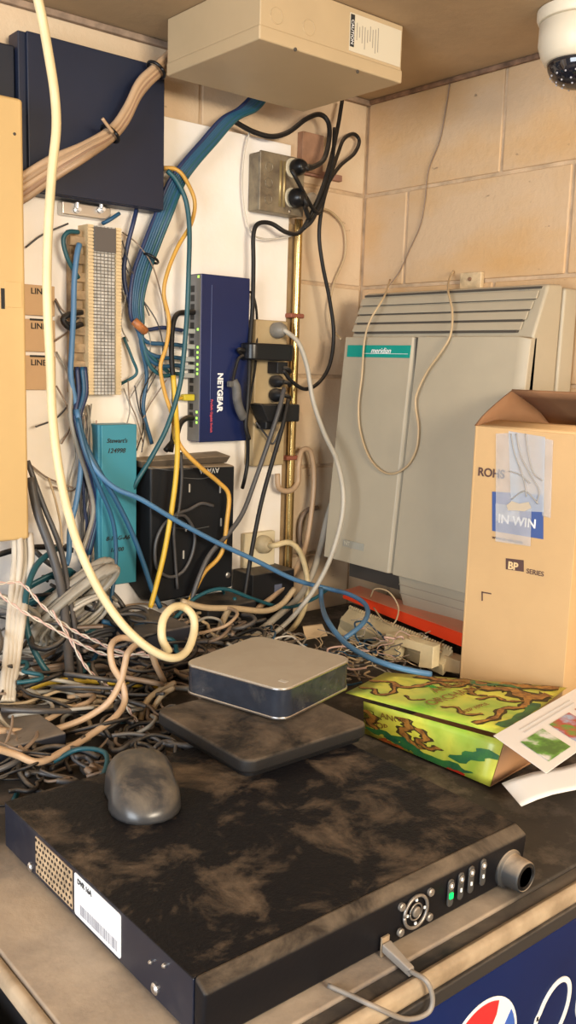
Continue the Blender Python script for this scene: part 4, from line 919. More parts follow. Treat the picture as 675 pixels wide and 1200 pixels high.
P = [T(370, 757, 1.075), T(412, 764, 1.07), T(410, 773, 1.065), T(370, 766, 1.065)]
P = [W(372, 756, .22), W(412, 763, .26), W(409, 776, .27), W(374, 768, .23)]
tag(mesh_obj('red_label_block', hexa(BM(), P, [p+V((.015, .02, 0)) for p in P]), m_redp, bev=.0015), 'small bright red block peeking out behind the silver computer', 'block')
P = [W(355, 735, .2), W(378, 732, .2), W(384, 745, .22), W(358, 750, .22)]
tag(mesh_obj('paper_scrap', hexa(BM(), P, [p+V((.004, .006, 0)) for p in P]), mat('scrap', (.62, .46, .28), .8)), 'small tan scrap behind the silver computer among thin wires', 'scrap')

# ------------------------------------------------------------------ cables
m = {}
def cm(n, col, rough=.45, **k): m[n] = mat('cable_'+n, col, rough, var=.18, vs=18, **k)
cm('cream', (.68, .57, .34)); cm('tan', (.50, .34, .21), dust=.3, ds=12); cm('blue', (.018, .085, .17)); cm('bright', (.075, .19, .35)); cm('teal', (.012, .085, .11)); cm('navy', (.014, .028, .09))
cm('yellow', (.68, .44, .04)); cm('orange', (.62, .34, .06)); cm('grey', (.30, .28, .24), dust=.4, ds=10); cm('lgrey', (.46, .42, .35)); cm('dgrey', (.06, .058, .06), dust=.3, ds=12); cm('white', (.62, .56, .47)); cm('pink', (.62, .42, .36)); cm('brown', (.24, .17, .12)); cm('beige', (.50, .37, .22))
cm('tanb', (.38, .25, .15), dust=.4, ds=14); cm('tand', (.30, .18, .11), dust=.4, ds=14)
m['black'] = m_blackc
def cable(label, col, pts, r, name='cable', cat='cable', group=None, n=8, flat=1, step=6):
    P = []
    for p in pts:
        if isinstance(p, V): P.append(p)
        elif isinstance(p[0], str): P.append({'R': R, 'T': T, 'W': W}[p[0]](*p[1:]))
        else: P.append(W(*p))
    bm = BM(); tube(bm, P, r, n, step, flat=flat)
    return tag(mesh_obj(name, bm, m[col], smooth=True), label, cat, group)

cable('thick cream cable hanging down the left side and curling into a loop above the computer', 'cream',
      [(38, -25, .42), (48, 15, .42), (58, 70, .41), (64, 110, .40), (66, 150, .40), (61, 200, .40), (57, 260, .40), (55, 320, .40), (56, 370, .40), (59, 430, .40), (61, 480, .40), (66, 530, .40), (76, 585, .41), (92, 640, .42), (115, 690, .44), (142, 730, .46), (172, 758, .48), (200, 771, .49), (218, 764, .48), (227, 742, .46), (226, 722, .45), (214, 711, .44), (201, 713, .45), (191, 727, .46), (190, 748, .47), (198, 764, .47)], .0061, n=10)
# tan bundle
for i in range(5):
    o = (i-2)*4.4
    offs = [.105+.012*((i*2) % 3), .10, .085]
    lab = ('uppermost', 'second from top', 'middle', 'second from bottom', 'lowest')[i]
    cable(lab+' of five tan cables tied across the dark blue box', ('tan', 'tanb', 'tan', 'tand', 'tanb')[i], [(8, 230+o*1.5, .10), (30, 218+o*1.6, .105), (62, 197+o*1.35, .108), (98, 178+o*.9, .105+.004*i), (130, 157+o*.7, .10), (148, 134+o*.9, .098), (163, 104+o*.9, .095), (182, 84+o*.7, .09), (205, 64+o, .07), (216, 45+o, .06)], .0062, group='tan cables across the blue box')
for i, (px, py) in enumerate(((129, 157), (183, 82))):
    p = W(px, py, .10 if i == 0 else .09); d = (W(140, 142, .1)-W(120, 168, .1)).normalized()
    bm = torus(p, d, .017, .003, 20, 6); c = tag(mesh_obj('cable_tie', bm, m_blk_clean, smooth=True), ('black tie round the tan cables in the middle of the blue box', 'black tie round the tan cables near the ceiling enclosure')[i], 'cable tie')
cable('short frayed tan tie end sticking up from the tan cable bundle', 'tan', [(132, 155, .12), (126, 147, .125), (120, 139, .13)], .0028, name='tie_end')
# blue bundle from the ceiling enclosure
ends = [(224, 388), (224, 406), (224, 421), (224, 430), (224, 440), None, None]
for i in range(7):
    o = (i-3)*3.0; col = ('navy', 'blue', 'blue', 'blue', 'teal', 'blue', 'teal')[i]
    pts = [(318+o*.8, 88, .06), (306+o, 110, .055), (290+o*1.2, 128, .05), (268+o, 140, .055), (243+o, 168, .05), (222+o, 192, .05), (206+o, 215, .045), (192+o, 250, .04+.002*i), (178+o, 285, .04), (166+o, 318, .04), (160+o*.8, 350, .042), (161+o*.7, 375, .04)]
    if ends[i]:
        ex, ey = ends[i]
        pts += [(172+o*.4, 360+(ey-360)*.72+6, .04), (190, ey-4+i, .042), (206, ey-2, .04), (ex-5, ey, .034)]
        cable(('uppermost', 'second highest', 'third highest', 'fourth highest', 'lowest')[i]+' of five blue network cables plugged into the switch side', col, pts, .0040, name='network_cable', group='blue network cables into the switch')
        p = W(ex-4, ey, .034); bm = BM(); box(bm, (p.x-.016, -.028, p.z-.0045), (xs0-.0012, -.040, p.z+.0045))
        pgm = mesh_obj('plug', bm, mat('plug_clear', (.35, .36, .36), .3), None, bev=.001)
        par = [ob for ob in COL.objects if ob.name.startswith('network_cable')][-1]
        pgm.location = pgm.location-par.location; pgm.parent = par
    elif i == 5:
        cable('blue cable leaving the blue bundle and passing behind the punch-down block', col, pts+[(165, 400, .035), (172, 440, .03), (168, 480, .03), (178, 520, .03)], .004, name='network_cable')
    else:
        cable('teal cable leaving the blue bundle towards the lower left', col, pts+[(168, 405, .04), (185, 425, .04), (197, 436, .03)], .004, name='network_cable')
# dark tie on blue bundle
bm = torus(W(176, 303, .042), (W(170, 318, .04)-W(184, 288, .04)), .016, .0025, 18, 6); tag(mesh_obj('cable_tie', bm, m_blk_clean, smooth=True), 'black tie round the blue cable bundle left of the switch', 'cable tie')
bm = BM(); tube(bm, [W(157, 376, .05), W(163, 382, .055), W(170, 388, .05)], .008, 8); tag(mesh_obj('orange_splice', bm, mat('splice', (.45, .16, .05), .5, var=.5, vs=60), smooth=True), 'orange-brown splice lump on the blue bundle beside the punch-down block', 'splice')
cable('light blue cable hanging from the top of the punch-down bracket along its left side', 'bright', [(93, 286, .05), (90, 300, .055), (87, 330, .055), (86, 370, .055), (84, 410, .05), (83, 440, .05), (88, 470, .05), (93, 500, .05), (96, 530, .05)], .0052)
cable('dark teal cable curving off the left side of the punch-down bracket', 'teal', [(92, 272, .045), (80, 272, .05), (74, 282, .05), (80, 305, .05), (92, 326, .045)], .004)
cable('bright blue cable going down behind the cream cable at lower left', 'bright', [(94, 500, .04), (95, 545, .045), (90, 585, .05), (82, 620, .055), (81, 648, .06), (78, 662, .07)], .0052)
cable('short blue cable from the blue box bottom to the punch-down block', 'navy', [(160, 246, .04), (156, 262, .045), (149, 290, .04), (145, 320, .035), (150, 350, .035), (160, 370, .03)], .0042)
cable('thin blue jumper under the blue box bracket', 'blue', [(140, 250, .04), (128, 258, .04), (120, 262, .03)], .0035)
# cables off the teal area
cable('long light blue cable running diagonally across in front of the phone module', 'bright', [(90, 480, .06), (98, 520, .075), (112, 550, .09), (135, 572, .10), (165, 585, .11), (210, 612, .12), (255, 636, .13), (300, 657, .14), (345, 679, .15), (385, 690, .17), (408, 696, .24), ('T', 426, 706, 1.135), ('T', 431, 718, 1.13), ('T', 424, 732, 1.12), ('T', 404, 748, 1.10)], .0048, n=10)
cable('blue cable curving from the light blue diagonal cable down to the carton', 'bright', [(376, 690, .175), (377, 706, .22), ('T', 383, 726, 1.15), ('T', 402, 751, 1.14), ('T', 427, 768, 1.135), ('T', 455, 779, 1.13), ('T', 482, 786, 1.125), ('T', 505, 790, 1.118)], .0048, n=10)
cable('dark blue cable falling over the teal cover and curving right', 'blue', [(88, 480, .055), (100, 520, .07), (118, 555, .085), (138, 590, .09), (155, 625, .095), (168, 660, .10), (178, 690, .105), (188, 712, .11)], .0050)
cable('teal cable falling over the left part of the teal cover', 'blue', [(90, 490, .07), (100, 530, .085), (117, 572, .09), (132, 610, .09), (136, 650, .09), (132, 690, .1), (126, 725, .12), (116, 760, .15), (100, 790, .18)], .0040)
cable('teal cable arching over the cream loop and continuing behind the computer', 'teal', [(95, 740, .15), (130, 738, .15), (165, 742, .15), (200, 728, .14), (230, 700, .13), (262, 690, .13), (300, 703, .13), (335, 712, .13), (365, 703, .13), (385, 690, .13)], .0038)
cable('blue cable lying low from left pile to behind the silver computer', 'blue', [(120, 728, .18), (150, 735, .18), (185, 730, .18), (215, 742, .18), (245, 755, .18)], .0042)
cable('short teal cable hanging straight behind the silver computer', 'teal', [(275, 700, .12), (275, 718, .13), (274, 742, .15), (276, 760, .16)], .0040)
cable('dark slate cable crossing from the switch port down to the teal cover', 'teal', [(196, 200, .05), (207, 212, .055), (218, 236, .06), (222, 270, .065), (221, 320, .07), (219, 370, .07), (215, 420, .07), (210, 455, .07), (196, 500, .07), (178, 535, .065), (160, 565, .06), (150, 590, .04)], .0048)
# yellow
cable('yellow cable hanging from the blue box past the switch', 'orange', [(192, 197, .045), (205, 198, .05), (216, 208, .055), (228, 235, .055), (224, 262, .055), (208, 290, .055), (196, 320, .055), (192, 345, .055), (198, 375, .055), (195, 405, .055), (188, 430, .055), (193, 460, .055), (201, 485, .058), (206, 515, .06)], .0040)
cable('yellow cable running down in front of the phone module left side', 'yellow', [(203, 440, .06), (206, 480, .07), (208, 520, .10), (206, 560, .11), (200, 605, .11), (192, 650, .11), (182, 690, .11), (176, 712, .11)], .0050)
cable('orange yellow cable bending across the phone module right side', 'orange', [(206, 500, .07), (211, 522, .10), (232, 545, .11), (256, 565, .11), (268, 580, .11), (266, 610, .11), (262, 640, .11), (255, 655, .11), (240, 670, .11), (230, 688, .11), (222, 705, .12)], .0046)
c = thing('network_cable', W(218, 466, .03), 'short yellow network plug and boot in the lower switch ports', 'cable')
bm = BM(); p = W(222, 466, .034); box(bm, (p.x-.018, -.027, p.z-.006), (xs0-.0012, -.042, p.z+.007)); mesh_obj('plug', bm, mat('plug_yellow', (.65, .55, .04), .4), c, bev=.003)
bm = BM(); tube(bm, [(p.x-.015, -.034, p.z), W(206, 470, .04), W(203, 490, .05), W(205, 520, .05)], .0038, 8); mesh_obj('cord', bm, m['yellow'], c, smooth=True)
# black patch cables at switch
cable('black cable bent into the upper switch port and hanging down', 'black', [(229, 366, .034), (218, 366, .036), (207, 369, .04), (202, 385, .042), (201, 420, .045), (204, 460, .045), (204, 500, .045), (200, 530, .045)], .0052)
cable('short black cable plugged into the lowest switch port', 'black', [(229, 490, .034), (219, 490, .036), (211, 497, .04), (206, 512, .045), (194, 528, .05)], .0056)
# black power cords upper
cable('black power cord dropping from the ceiling enclosure past the outlet to the switch', 'black', [(401, 118, .03), (396, 148, .04), (387, 190, .06), (376, 225, .07), (362, 256, .065), (350, 273, .06), (335, 272, .06), (318, 262, .05), (303, 262, .05), (297, 275, .05), (297, 310, .05), (296, 360, .055), (293, 400, .06), (292, 440, .07), (290, 475, .075), (288, 500, .075), (292, 515, .075)], .0046)
cable('black cord looping from the upper outlet plug round the right side', 'black', [(352, 198, .085), (366, 196, .085), (380, 186, .075), (386, 160, .06), (384, 142, .05), (374, 134, .045), (358, 140, .045), (338, 155, .045), (318, 160, .045), (296, 154, .04), (274, 142, .04)], .0052)
cable('black cord folded into a loop beside the corner and dropping to the power strip', 'black', [(342, 200, .09), (372, 250, .07), (383, 218, .06), (398, 195, .045), (415, 180, .03), (421, 165, .02), (414, 157, .02), (403, 163, .03), (396, 180, .04), (388, 205, .055), (378, 240, .06), (374, 275, .06), (378, 310, .06), (386, 350, .06), (391, 390, .06), (387, 425, .065), (375, 447, .07), (358, 456, .075), (342, 447, .08), (332, 434, .08)], .0042)
cable('second black cord hanging beside the first one right of the brass pipe', 'black', [(392, 150, .05), (390, 185, .06), (384, 215, .065), (368, 255, .07), (356, 268, .065)], .0040)
for i, (py, dz) in enumerate(((197, 0), (232, 0))):
    z = zs2[i]; c = thing('power_plug', (rx, -.056, z), ('upper black plug in the weathered outlet box', 'lower larger black plug in the weathered outlet box')[i], 'plug', 'black plugs in the outlet box')
    bm = BM(); lathe(bm, (rx+.002, -.0592, z-.002*i), [(.015, 0), (.017+.003*i, .006), (.016+.003*i, .018), (.011, .028), (.006, .031)], 20, ax=V((0, -1, 0))); mesh_obj('plug_body', bm, m_blk_clean, c, bev=.001)
    bm = BM(); e = W(366, 196, .085) if i == 0 else W(362, 256, .07); tube(bm, [(rx+.002, -.084, z), V((rx+.012, -.088, z-.004-.01*i)), (V((rx, -.085, z))+e)/2, e], .0052, 8); mesh_obj('cord', bm, m_blackc, c, smooth=True)
cable('thin black cord from the switch top right passing down its edge', 'black', [(288, 342, .03), (296, 345, .03), (301, 370, .035), (300, 420, .05), (296, 450, .06), (291, 480, .06)], .0026)
cable('thin black cord curling below the switch beside the power strip', 'black', [(286, 490, .07), (290, 510, .07), (290, 540, .06), (287, 560, .06), (284, 572, .05)], .0040)
cable('thin dark cord over the blue switch to the wide black adapter', 'black', [(288, 416, .068), (280, 420, .066), (276, 432, .066), (273, 446, .07)], .0032)
cable('left of two black cords sloping from the power strip to the pile', 'dgrey', [(333, 455, .09), (327, 480, .1), (314, 520, .1), (300, 560, .1), (285, 600, .105), (268, 625, .11), (246, 650, .115), (232, 680, .12), (222, 712, .12)], .0050)
cable('right of two black cords sloping from the power strip to the pile', 'black', [(338, 468, .09), (331, 500, .1), (318, 545, .1), (306, 590, .1), (296, 640, .105), (288, 690, .11), (282, 720, .12)], .0048)
cable('thin dark grey cord under the adapter going left along the module', 'dgrey', [(300, 495, .06), (312, 510, .06), (320, 520, .06), (330, 500, .07)], .0022)
cable('dark cord loop lying on the front of the phone module', 'dgrey', [(212, 530, .088), (213, 560, .088), (210, 595, .088), (204, 620, .088), (205, 650, .088), (208, 690, .09)], .0030)
cable('curled dark cord forming a ring in front of the phone module', 'dgrey', [(250, 593, .088), (236, 590, .088), (222, 597, .088), (206, 603, .088), (190, 618, .088), (182, 640, .088), (184, 665, .088), (198, 676, .088), (214, 670, .088), (225, 650, .088), (228, 625, .088), (218, 606, .088), (206, 604, .09)], .0034)
# white/grey cord from strip
c = thing('grey_power_cable', W(325, 388, .05), 'grey white power cord from the power strip top sweeping down to the pile', 'cable')
p = W(323, 387, .047); bm = BM(); lathe(bm, (p.x, -.0465, p.z), [(.016, 0), (.017, .014), (.013, .024), (.007, .030)], 20, ax=V((0, -1, 0))); mesh_obj('plug', bm, mat('plug_dgrey', (.22, .20, .17), .5), c, bev=.001)
bm = BM(); tube(bm, [(p.x, -.072, p.z), W(336, 389, .08), W(350, 402, .085), W(360, 430, .09), W(367, 470, .10), W(380, 508, .14), W(394, 538, .19), W(402, 575, .22), W(400, 610, .225), W(388, 652, .215), W(372, 685, .20), W(350, 715, .18), W(330, 735, .16), W(305, 752, .17), W(285, 760, .17)], .0050, 10); mesh_obj('cord', bm, m['lgrey'], c, smooth=True)
cable('thick pale grey cable bulging behind the white cord right of the pipe', 'lgrey', [(404, 560, .015), (394, 578, .02), (384, 605, .03), (376, 640, .05), (366, 672, .08), (350, 700, .1), (325, 722, .14), (300, 742, .17), (275, 752, .18)], .0072)
cable('tan cable looping down right of the pipe strap', 'tan', [(325, 555, .04), (327, 572, .045), (340, 575, .045), (349, 565, .04), (350, 545, .04), (354, 528, .035), (364, 530, .035), (368, 560, .035), (365, 600, .04), (358, 640, .05), (345, 670, .07), (325, 695, .09), (300, 715, .11), (280, 745, .14)], .0060)
cable('brown cable ring on the wall right of the pipe near the bottom', 'brown', [(372, 595, .01), (360, 598, .012), (352, 612, .012), (352, 640, .014), (360, 668, .02)], .0055)
cable('cream cable lying horizontally behind the silver computer', 'beige', [(213, 705, .16), (240, 712, .16), (275, 713, .16), (310, 716, .16), (330, 708, .155), (345, 690, .15)], .0062)
cable('cream cable forking down behind the silver computer', 'beige', [(268, 714, .16), (260, 730, .165), (252, 748, .18), (249, 762, .2)], .0065)
# thin wires
cable('thin pale wire looping from the enclosure past the left of the outlet box', 'white', [(294, 150, .03), (287, 175, .025), (284, 210, .025), (286, 245, .025), (294, 272, .03), (310, 280, .04), (335, 278, .05), (352, 272, .06)], .0018)
cable('thin pale cord hanging right of the outlet and down to the cabinet top', 'beige', [(375, 243, .02), (390, 250, .012), (403, 268, .01), (404, 300, .01), (392, 330, .01), (386, 360, .02), (390, 385, .03), (400, 398, .06)], .0026)
cable('thin brown wire running down the upper right block wall', 'brown', [('R', 528, 92, .004), ('R', 522, 130, .004), ('R', 515, 165, .004), ('R', 502, 200, .004), ('R', 498, 235, .004), ('R', 492, 265, .004), ('R', 480, 292, .004), ('R', 468, 318, .006), ('R', 455, 336, .02)], .0013)
cable('thin cream wire hanging in a long loop over the cabinet doors', 'beige', [('R', 457, 328, .02), ('R', 450, 348, .12), ('R', 434, 375, .155), ('R', 427, 400, .16), ('R', 424, 440, .167), ('R', 420, 475, .172), ('R', 422, 505, .175), ('R', 432, 535, .178), ('R', 447, 552, .18), ('R', 462, 555, .18), ('R', 478, 545, .178), ('R', 488, 525, .176), ('R', 490, 500, .174), ('R', 487, 478, .172), ('R', 488, 462, .172), ('R', 500, 436, .168), ('R', 517, 412, .166), ('R', 528, 392, .155), ('R', 530, 365, .14), ('R', 525, 340, .115), ('R', 527, 325, .03), ('R', 531, 318, .006)], .0022)
cable('thin cream jumper wire below the toothed block', 'beige', [('R', 434, 700, .19), ('R', 440, 690, .2), ('R', 456, 694, .2), ('R', 467, 712, .2), ('R', 462, 730, .22), ('R', 450, 728, .22), ('R', 438, 712, .2)], .0016)
cable('cream cable curving out from under the cream bracket', 'beige', [('R', 455, 752, .27), ('R', 435, 758, .28), ('R', 422, 770, .30), ('R', 414, 792, .34), ('R', 416, 806, .37)], .0040)
# flat cables from the yellow enclosure
for i in range(4):
    o = (i-1.5)*7.5
    cable(('leftmost', 'second from left', 'second from right', 'rightmost')[i]+' of four cream cables falling from the yellow enclosure', 'white', [(26+o*.8, 625, .10+.01*(i % 2)), (27+o*.85, 655, .12+.01*(i % 2)), (23+o*.8, 690, .15), (19+o*.7, 725, .19+.006*i), (14+o*.6, 770, .24), (10+o*.55, 800, .28), (8+o*.5, 822, .30)], .0056, group='cream cables under the yellow enclosure')
# black runs at left
cable('thick black cable falling from the enclosure into the pile', 'dgrey', [(36, 560, .08), (44, 600, .10), (60, 645, .13), (72, 690, .16), (78, 740, .20), (82, 790, .25), (86, 840, .30), (96, 885, .34)], .0078, n=10)
cable('second thick dark cable alongside, falling deeper into the pile', 'dgrey', [(32, 540, .07), (50, 590, .09), (70, 640, .12), (80, 690, .16), (88, 740, .20), (94, 790, .24), (92, 840, .30)], .0050)
cable('black cable running level from the left edge under the yellow enclosure', 'black', [(-8, 652, .06), (20, 644, .06), (48, 641, .06), (72, 642, .05), (84, 645, .05), (76, 640, .05)], .0052)
cable('black cable curving below the teal cover', 'dgrey', [(40, 645, .07), (60, 662, .08), (90, 675, .06), (125, 690, .05), (145, 712, .06), (149, 735, .08)], .0048)
# tan front cables at left
cable('upper tan cable looping from the left edge up beside the silver computer', 'tan', [(-8, 856, .38), (20, 857, .38), (52, 857, .38), (85, 848, .385), (110, 836, .39), (128, 822, .40), (141, 800, .40), (146, 780, .40), (150, 765, .40), (162, 755, .39), (176, 763, .39), (183, 780, .38), (192, 798, .36)], .0050, n=10)
cable('lower tan cable from the left edge rising beside the silver computer', 'tan', [(-8, 876, .47), (18, 884, .47), (45, 893, .48), (75, 880, .47), (105, 862, .45), (135, 840, .43), (146, 822, .41), (143, 800, .40), (132, 780, .39), (130, 758, .38), (140, 748, .37), (158, 750, .37), (175, 762, .37)], .0050, n=10)
cable('yellow cable lying flat across the pile left of the computer', 'yellow', [(33, 808, .22), (55, 800, .24), (85, 797, .26), (120, 799, .27), (155, 802, .28), (188, 804, .28)], .0048)
cable('pale yellow thin cable below the flat yellow one', 'beige', [(-6, 823, .28), (25, 824, .29), (48, 817, .29), (75, 808, .29), (100, 807, .29), (120, 810, .29), (135, 806, .29), (155, 790, .28), (178, 778, .27)], .0026)
for i, pts in enumerate(([(-5, 684, .22), (25, 684, .22), (50, 710, .24), (80, 735, .26), (110, 750, .28), (145, 765, .30), (185, 770, .32)], [(-5, 692, .23), (20, 712, .24), (55, 732, .26), (95, 755, .28), (130, 768, .3), (170, 765, .32)], [(60, 715, .25), (80, 745, .27), (100, 780, .30), (120, 800, .34), (140, 815, .38), (155, 838, .40), (175, 862, .42)])):
    for s in (0, 1):
        P = spline([W(*p) for p in pts], 10); Q = []
        for k, p in enumerate(P): Q.append(p+V((math.cos(k*.8+s*math.pi), 0, math.sin(k*.8+s*math.pi)))*.0018)
        bm = BM(); tube(bm, Q, .0014, 6, smoothpath=False)
        tag(mesh_obj('twisted_wire', bm, m[('pink', 'white')[s]], smooth=True), ('pink', 'white')[s]+' wire of the '+('upper twisted pair crossing the pile', 'lower twisted pair crossing the pile', 'twisted pair dropping towards the recorder')[i], 'wire', 'pink and white twisted wires')
cable('teal cable bulging in front of the grey ribbon coil', 'teal', [(70, 640, .1), (45, 660, .14), (32, 690, .17), (30, 720, .19), (35, 750, .2), (50, 780, .22), (66, 795, .23), (85, 795, .23), (105, 778, .22)], .0052)
cable('cream thin wire hanging from the board behind the cream cable', 'beige', [(57, 560, .05), (66, 590, .06), (72, 625, .07), (72, 672, .09)], .0022)
# vertical cream coil turns beside recorder
for i, pts in enumerate(([(205, 800, .36), (188, 808, .36), (172, 822, .37), (165, 845, .38), (166, 868, .40)], [(204, 806, .38), (190, 815, .38), (180, 832, .38), (182, 850, .39), (188, 866, .4)], [(160, 848, .38), (150, 852, .39), (143, 865, .40), (142, 878, .42)])):
    cable(('outer', 'inner', 'short')[i]+' cream cable curving down between the recorder and silver computer', 'beige', pts, .0046)
cable('teal cable tucked under the flat black device', 'teal', [(215, 845, .40), (200, 850, .40), (185, 858, .41), (172, 870, .42)], .0055)

# coils: one long cable each
def coil(label, col, c0, ax1, ax2, r1, r2, turns, r, jit, name='cable_coil', flat=1, drift=(0, 0, 0)):
    pts = []; n = 14
    ja, jb = 0, 0
    for k in range(turns*n+1):
        if k % n == 0: ja, jb = random.uniform(-jit, jit), random.uniform(-jit, jit); jc = V((random.uniform(-jit, jit), random.uniform(-jit, jit), random.uniform(-jit, jit)))*.5
        if k == 0: pa, pb, pc = ja, jb, jc
        pa += (ja-pa)*.15; pb += (jb-pb)*.15; pc = pc+(jc-pc)*.15
        t = 2*math.pi*k/n
        pts.append(V(c0)+V(ax1)*(r1+pa)*math.cos(t)+V(ax2)*(r2+pb)*math.sin(t)+pc+V(drift)*(k/(turns*n)))
    bm = BM(); tube(bm, pts, r, 6, 3, flat=flat)
    return tag(mesh_obj(name, bm, m[col], smooth=True), label, 'cable coil')
def PW(px, py, off): return W(px, py, off)
coil('coil of flat grey cable tilted to the right under the teal cover', 'grey', PW(75, 700, .12), V((.80, -.15, .60)), V((-.25, -.3, .32)), .082, .062, 15, .0048, .018, flat=1.6, drift=(0, -.05, 0))
coil('coil of pale grey cable behind the twisted pink wires', 'lgrey', PW(78, 722, .14), V((.85, -.2, .5)), V((-.3, -.3, .45)), .058, .050, 6, .0036, .014, drift=(.01, -.03, 0))
coil('coil of grey-teal cable left of the thick black cable', 'teal', PW(50, 690, .10), V((.9, -.1, .35)), V((-.1, -.3, .5)), .058, .045, 4, .0038, .012)
coil('coil of grey cable at the far left edge of the pile', 'grey', PW(8, 730, .12), V((.75, -.2, -.5)), V((.1, -.5, .6)), .075, .06, 8, .0042, .016)
coil('coil of black cable low in the middle of the pile', 'dgrey', PW(105, 760, .12), V((.9, -.1, .1)), V((.1, -.4, .6)), .075, .06, 8, .0040, .018)
coil('coil of brown-grey cable low in front of the pile', 'brown', PW(60, 790, .16), V((.9, -.3, .0)), V((.2, -.6, .35)), .085, .055, 8, .0042, .02)
coil('coil of black cord behind the cream loop', 'black', PW(170, 745, .12), V((.9, -.1, .1)), V((.1, -.4, .5)), .065, .055, 7, .0042, .016)
coil('coil of tan cable between the pile and the silver computer', 'tan', PW(150, 790, .22), V((.9, -.2, .1)), V((.2, -.6, .3)), .055, .05, 5, .0042, .014)
coil('coil of thin dark wire below the phone module', 'black', PW(230, 745, .14), V((.9, -.1, .0)), V((.1, -.4, .5)), .060, .045, 7, .0028, .018)
coil('loop of pale grey ribbon sticking out over the teal cover bottom', 'lgrey', PW(108, 692, .10), V((.6, -.2, .35)), V((-.2, -.1, .6)), .030, .022, 2, .0034, .004, flat=2)

# uncountable tangle underneath, as one heap
bm = BM(); cols = ['grey', 'dgrey', 'black', 'brown', 'tan', 'lgrey', 'teal', 'beige']
wts = [4, 10, 9, 6, 1.6, 1, 1.6, 1]
for i in range(330):
    x = random.uniform(-1.12, -.46); y = -random.uniform(.05, .56 if x < -.80 else .40 if x < -.70 else .28)
    top = (.19 if x < -.7 else .09)*(1-((-y)/.46)**1.3) if y > -.38 else .018
    cpt = V((x, y, CZ+.008+random.random()**1.2*top))
    rr = random.uniform(.02, .075); a0 = random.uniform(0, 6.28); sp = random.uniform(2.0, 6.5)
    til = V((random.uniform(-.5, .5), random.uniform(-.5, .5), 1)).normalized(); u, w = frame_of(til)
    pts = []; nn = 9
    for k in range(nn):
        t = a0+sp*k/nn; q = cpt+(u*math.cos(t)+w*math.sin(t)*.8)*rr*(1+.25*math.sin(k*1.3+i))
        q.y = min(q.y, -.022); q.z = max(q.z, CZ+.005)
        if q.x > -.30: q.x = -.30
        if q.x < -1.15: q.x = -1.15
        if q.y < -.60: q.y = -.60
        pts.append(q)
    tube(bm, pts, random.choice((.002, .003, .0035, .0042)), 6, 4, mi=random.choices(range(len(cols)), wts if y > -.38 else [2, 9, 9, 5, .5, 0, .6, .3])[0])
tag(mesh_obj('cable_tangle', bm, [m[k] for k in cols], smooth=True), 'heap of tangled dusty cables filling the cooler top behind the recorder', 'cable tangle', kind='stuff')
# tangle of thin wires at right rear
bm = BM(); cols2 = ['beige', 'brown', 'dgrey', 'white', 'grey', 'pink', 'blue']
for i in range(120):
    p = CAM.copy(); t = random.random()
    base = V((-.52, -.16, 0)).lerp(V((-.26, -.46, 0)), t)+V((random.uniform(-.09, .09), random.uniform(-.07, .07), 0))
    cpt = V((base.x, base.y, CZ+.006+random.random()*.05))
    rr = random.uniform(.01, .05); a0 = random.uniform(0, 6.28); sp = random.uniform(1.5, 6)
    til = V((random.uniform(-.6, .6), random.uniform(-.6, .6), 1)).normalized(); u, w = frame_of(til); pts = []
    for k in range(8):
        tt = a0+sp*k/8; q = cpt+(u*math.cos(tt)+w*math.sin(tt)*.8)*rr*(1+.3*math.sin(k*1.7+i)); q.z = max(q.z, CZ+.003); q.y = min(q.y, -.02); q.x = min(q.x, -.03)
        pts.append(q)
    tube(bm, pts, random.choice((.0009, .0013, .002)), 5, 4, mi=random.choices(range(7), [5, 4, 4, 3, 4, 2, 1])[0])
tag(mesh_obj('wire_tangle', bm, [m[k] for k in cols2], smooth=True), 'tangle of fine loose wires between the silver computer and the red cover', 'wire tangle', kind='stuff')
# fine wires around punch-down block
def wire(pts, col, r, lab, grp): return cable(lab, col, pts, r, name='jumper_wire', cat='wire', group=grp, n=5)
WR = [[(143, 272), (160, 285), (178, 310), (190, 350), (196, 385)], [(143, 282), (152, 310), (165, 345), (175, 370)], [(144, 340), (150, 360), (158, 372), (175, 392), (172, 430), (150, 470)], [(145, 395), (155, 420), (160, 438), (142, 450)],
      [(150, 445), (152, 470), (160, 490), (168, 520)], [(158, 452), (163, 480), (170, 500), (166, 530)], [(145, 455), (152, 478), (148, 500)], [(185, 425), (165, 465), (168, 500), (160, 528)], [(195, 445), (175, 475), (168, 490)], [(142, 300), (160, 340), (185, 380), (190, 420), (172, 460)], [(148, 345), (142, 380), (150, 400)]]
for i, pts in enumerate(WR):
    wire([(x, y, .025+.012*((i+k) % 3)) for k, (x, y) in enumerate(pts)], ('brown', 'dgrey', 'grey', 'black')[i % 4] if i != 3 else 'teal', .0013 if i != 3 else .003, 'fine loose jumper wire straggling right of the punch-down block', 'jumper wires right of the punch-down block')
WL = [[(65, 350), (75, 365), (95, 372)], [(64, 352), (80, 378), (98, 368)], [(64, 400), (78, 390), (95, 375)], [(66, 412), (80, 440), (84, 475), (90, 500)], [(66, 452), (78, 475), (82, 500), (72, 520)], [(42, 500), (66, 490), (84, 470)], [(36, 545), (56, 560), (86, 572)], [(82, 480), (88, 530), (80, 570), (84, 610)], [(60, 570), (84, 575), (100, 560)], [(30, 290), (50, 275), (80, 262)]]
for i, pts in enumerate(WL):
    wire([(x, y, .022+.01*((i+k) % 3)) for k, (x, y) in enumerate(pts)], ('brown', 'dgrey', 'brown', 'grey')[i % 4], .0017, 'fine loose wire straggling left of the punch-down block', 'loose wires left of the punch-down block')
wire([(96, 380, .04), (82, 384, .045), (74, 374, .045), (84, 368, .045), (96, 366, .04)], 'black', .0055, 'short thick black cable stub poking left from the punch-down bracket', 'loose wires left of the punch-down block')
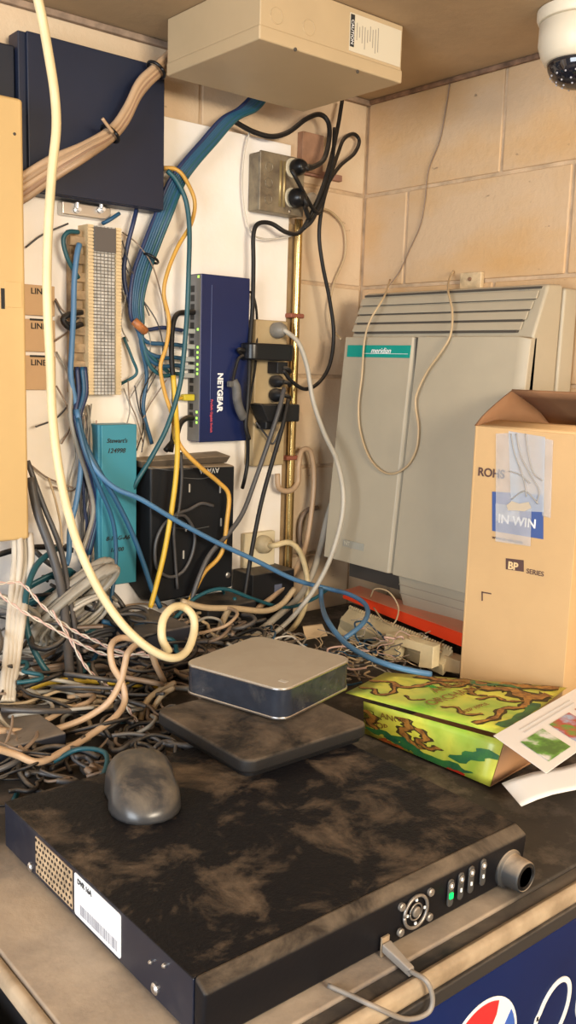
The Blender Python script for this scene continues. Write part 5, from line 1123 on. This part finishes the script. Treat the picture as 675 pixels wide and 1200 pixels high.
# multicolour wire bunch left of the teal cover
for i in range(14):
    x = random.uniform(98, 111); y0_ = random.uniform(490, 520)
    wire([(x+random.uniform(-8, 6), y0_-20, .03), (x+random.uniform(-4, 4), y0_+30, .035), (x+random.uniform(-5, 5), y0_+75, .035), (x+random.uniform(-3, 5), y0_+115, .035), (x+random.uniform(-4, 6), y0_+160, .04)], random.choice(('pink', 'brown', 'grey', 'navy', 'beige', 'dgrey')), random.choice((.0014, .002, .0028)), 'fine coloured wire in the bunch running down the left side of the teal cover', 'wire bunch beside the teal cover')
for i, (col, dx) in enumerate((('navy', 0), ('blue', 6), ('grey', -9), ('navy', 9))):
    cable(('dark navy', 'mid blue', 'grey', 'second navy')[i]+' cable joining the punch-down block to the bunch beside teal cover', col, [(90+dx, 430, .045), (92+dx, 460, .05), (88+dx*.6, 490, .055), (96+dx*.5, 525, .055), (106+dx*.4, 560, .05), (112+dx*.3, 600, .045), (100+dx*.5, 650, .05)], .0045)

# ------------------------------------------------------------------ light
w = bpy.data.worlds.new('world'); SC.world = w; w.use_nodes = True
w.node_tree.nodes['Background'].inputs[0].default_value = (1.0, .86, .70, 1); w.node_tree.nodes['Background'].inputs[1].default_value = .27
def area(name, loc, tgt, sx, sy, e, col):
    l = bpy.data.lights.new(name, 'AREA'); l.shape = 'RECTANGLE'; l.size = sx; l.size_y = sy; l.energy = e; l.color = col
    o = bpy.data.objects.new(name, l); COL.objects.link(o); o.location = loc
    o.rotation_euler = (V(tgt)-V(loc)).to_track_quat('-Z', 'Y').to_euler(); return o
area('window_daylight', (-3.2, -1.6, 1.55), (-.6, -.4, 1.3), 1.3, 1.3, 66, (.86, .93, 1))
area('room_lamp', (-1.2, -3.1, 2.0), (-.4, -.2, 1.4), 1.0, .6, 82, (1, .86, .66))
SC.view_settings.view_transform = 'Standard'; SC.view_settings.look = 'None'; SC.view_settings.gamma = 1; SC.view_settings.exposure = .18
SC.view_settings.use_curve_mapping = False

# lettering becomes real mesh objects
bpy.context.view_layer.update()
dg = bpy.context.evaluated_depsgraph_get()
for ob in TEXTS:
    me = bpy.data.meshes.new_from_object(ob.evaluated_get(dg)); me.name = ob.name
    nm, par, ml, cu = ob.name, ob.parent, ob.matrix_local.copy(), ob.data
    bpy.data.objects.remove(ob); bpy.data.curves.remove(cu)
    o2 = bpy.data.objects.new(nm, me); COL.objects.link(o2); o2.parent = par; o2.matrix_local = ml
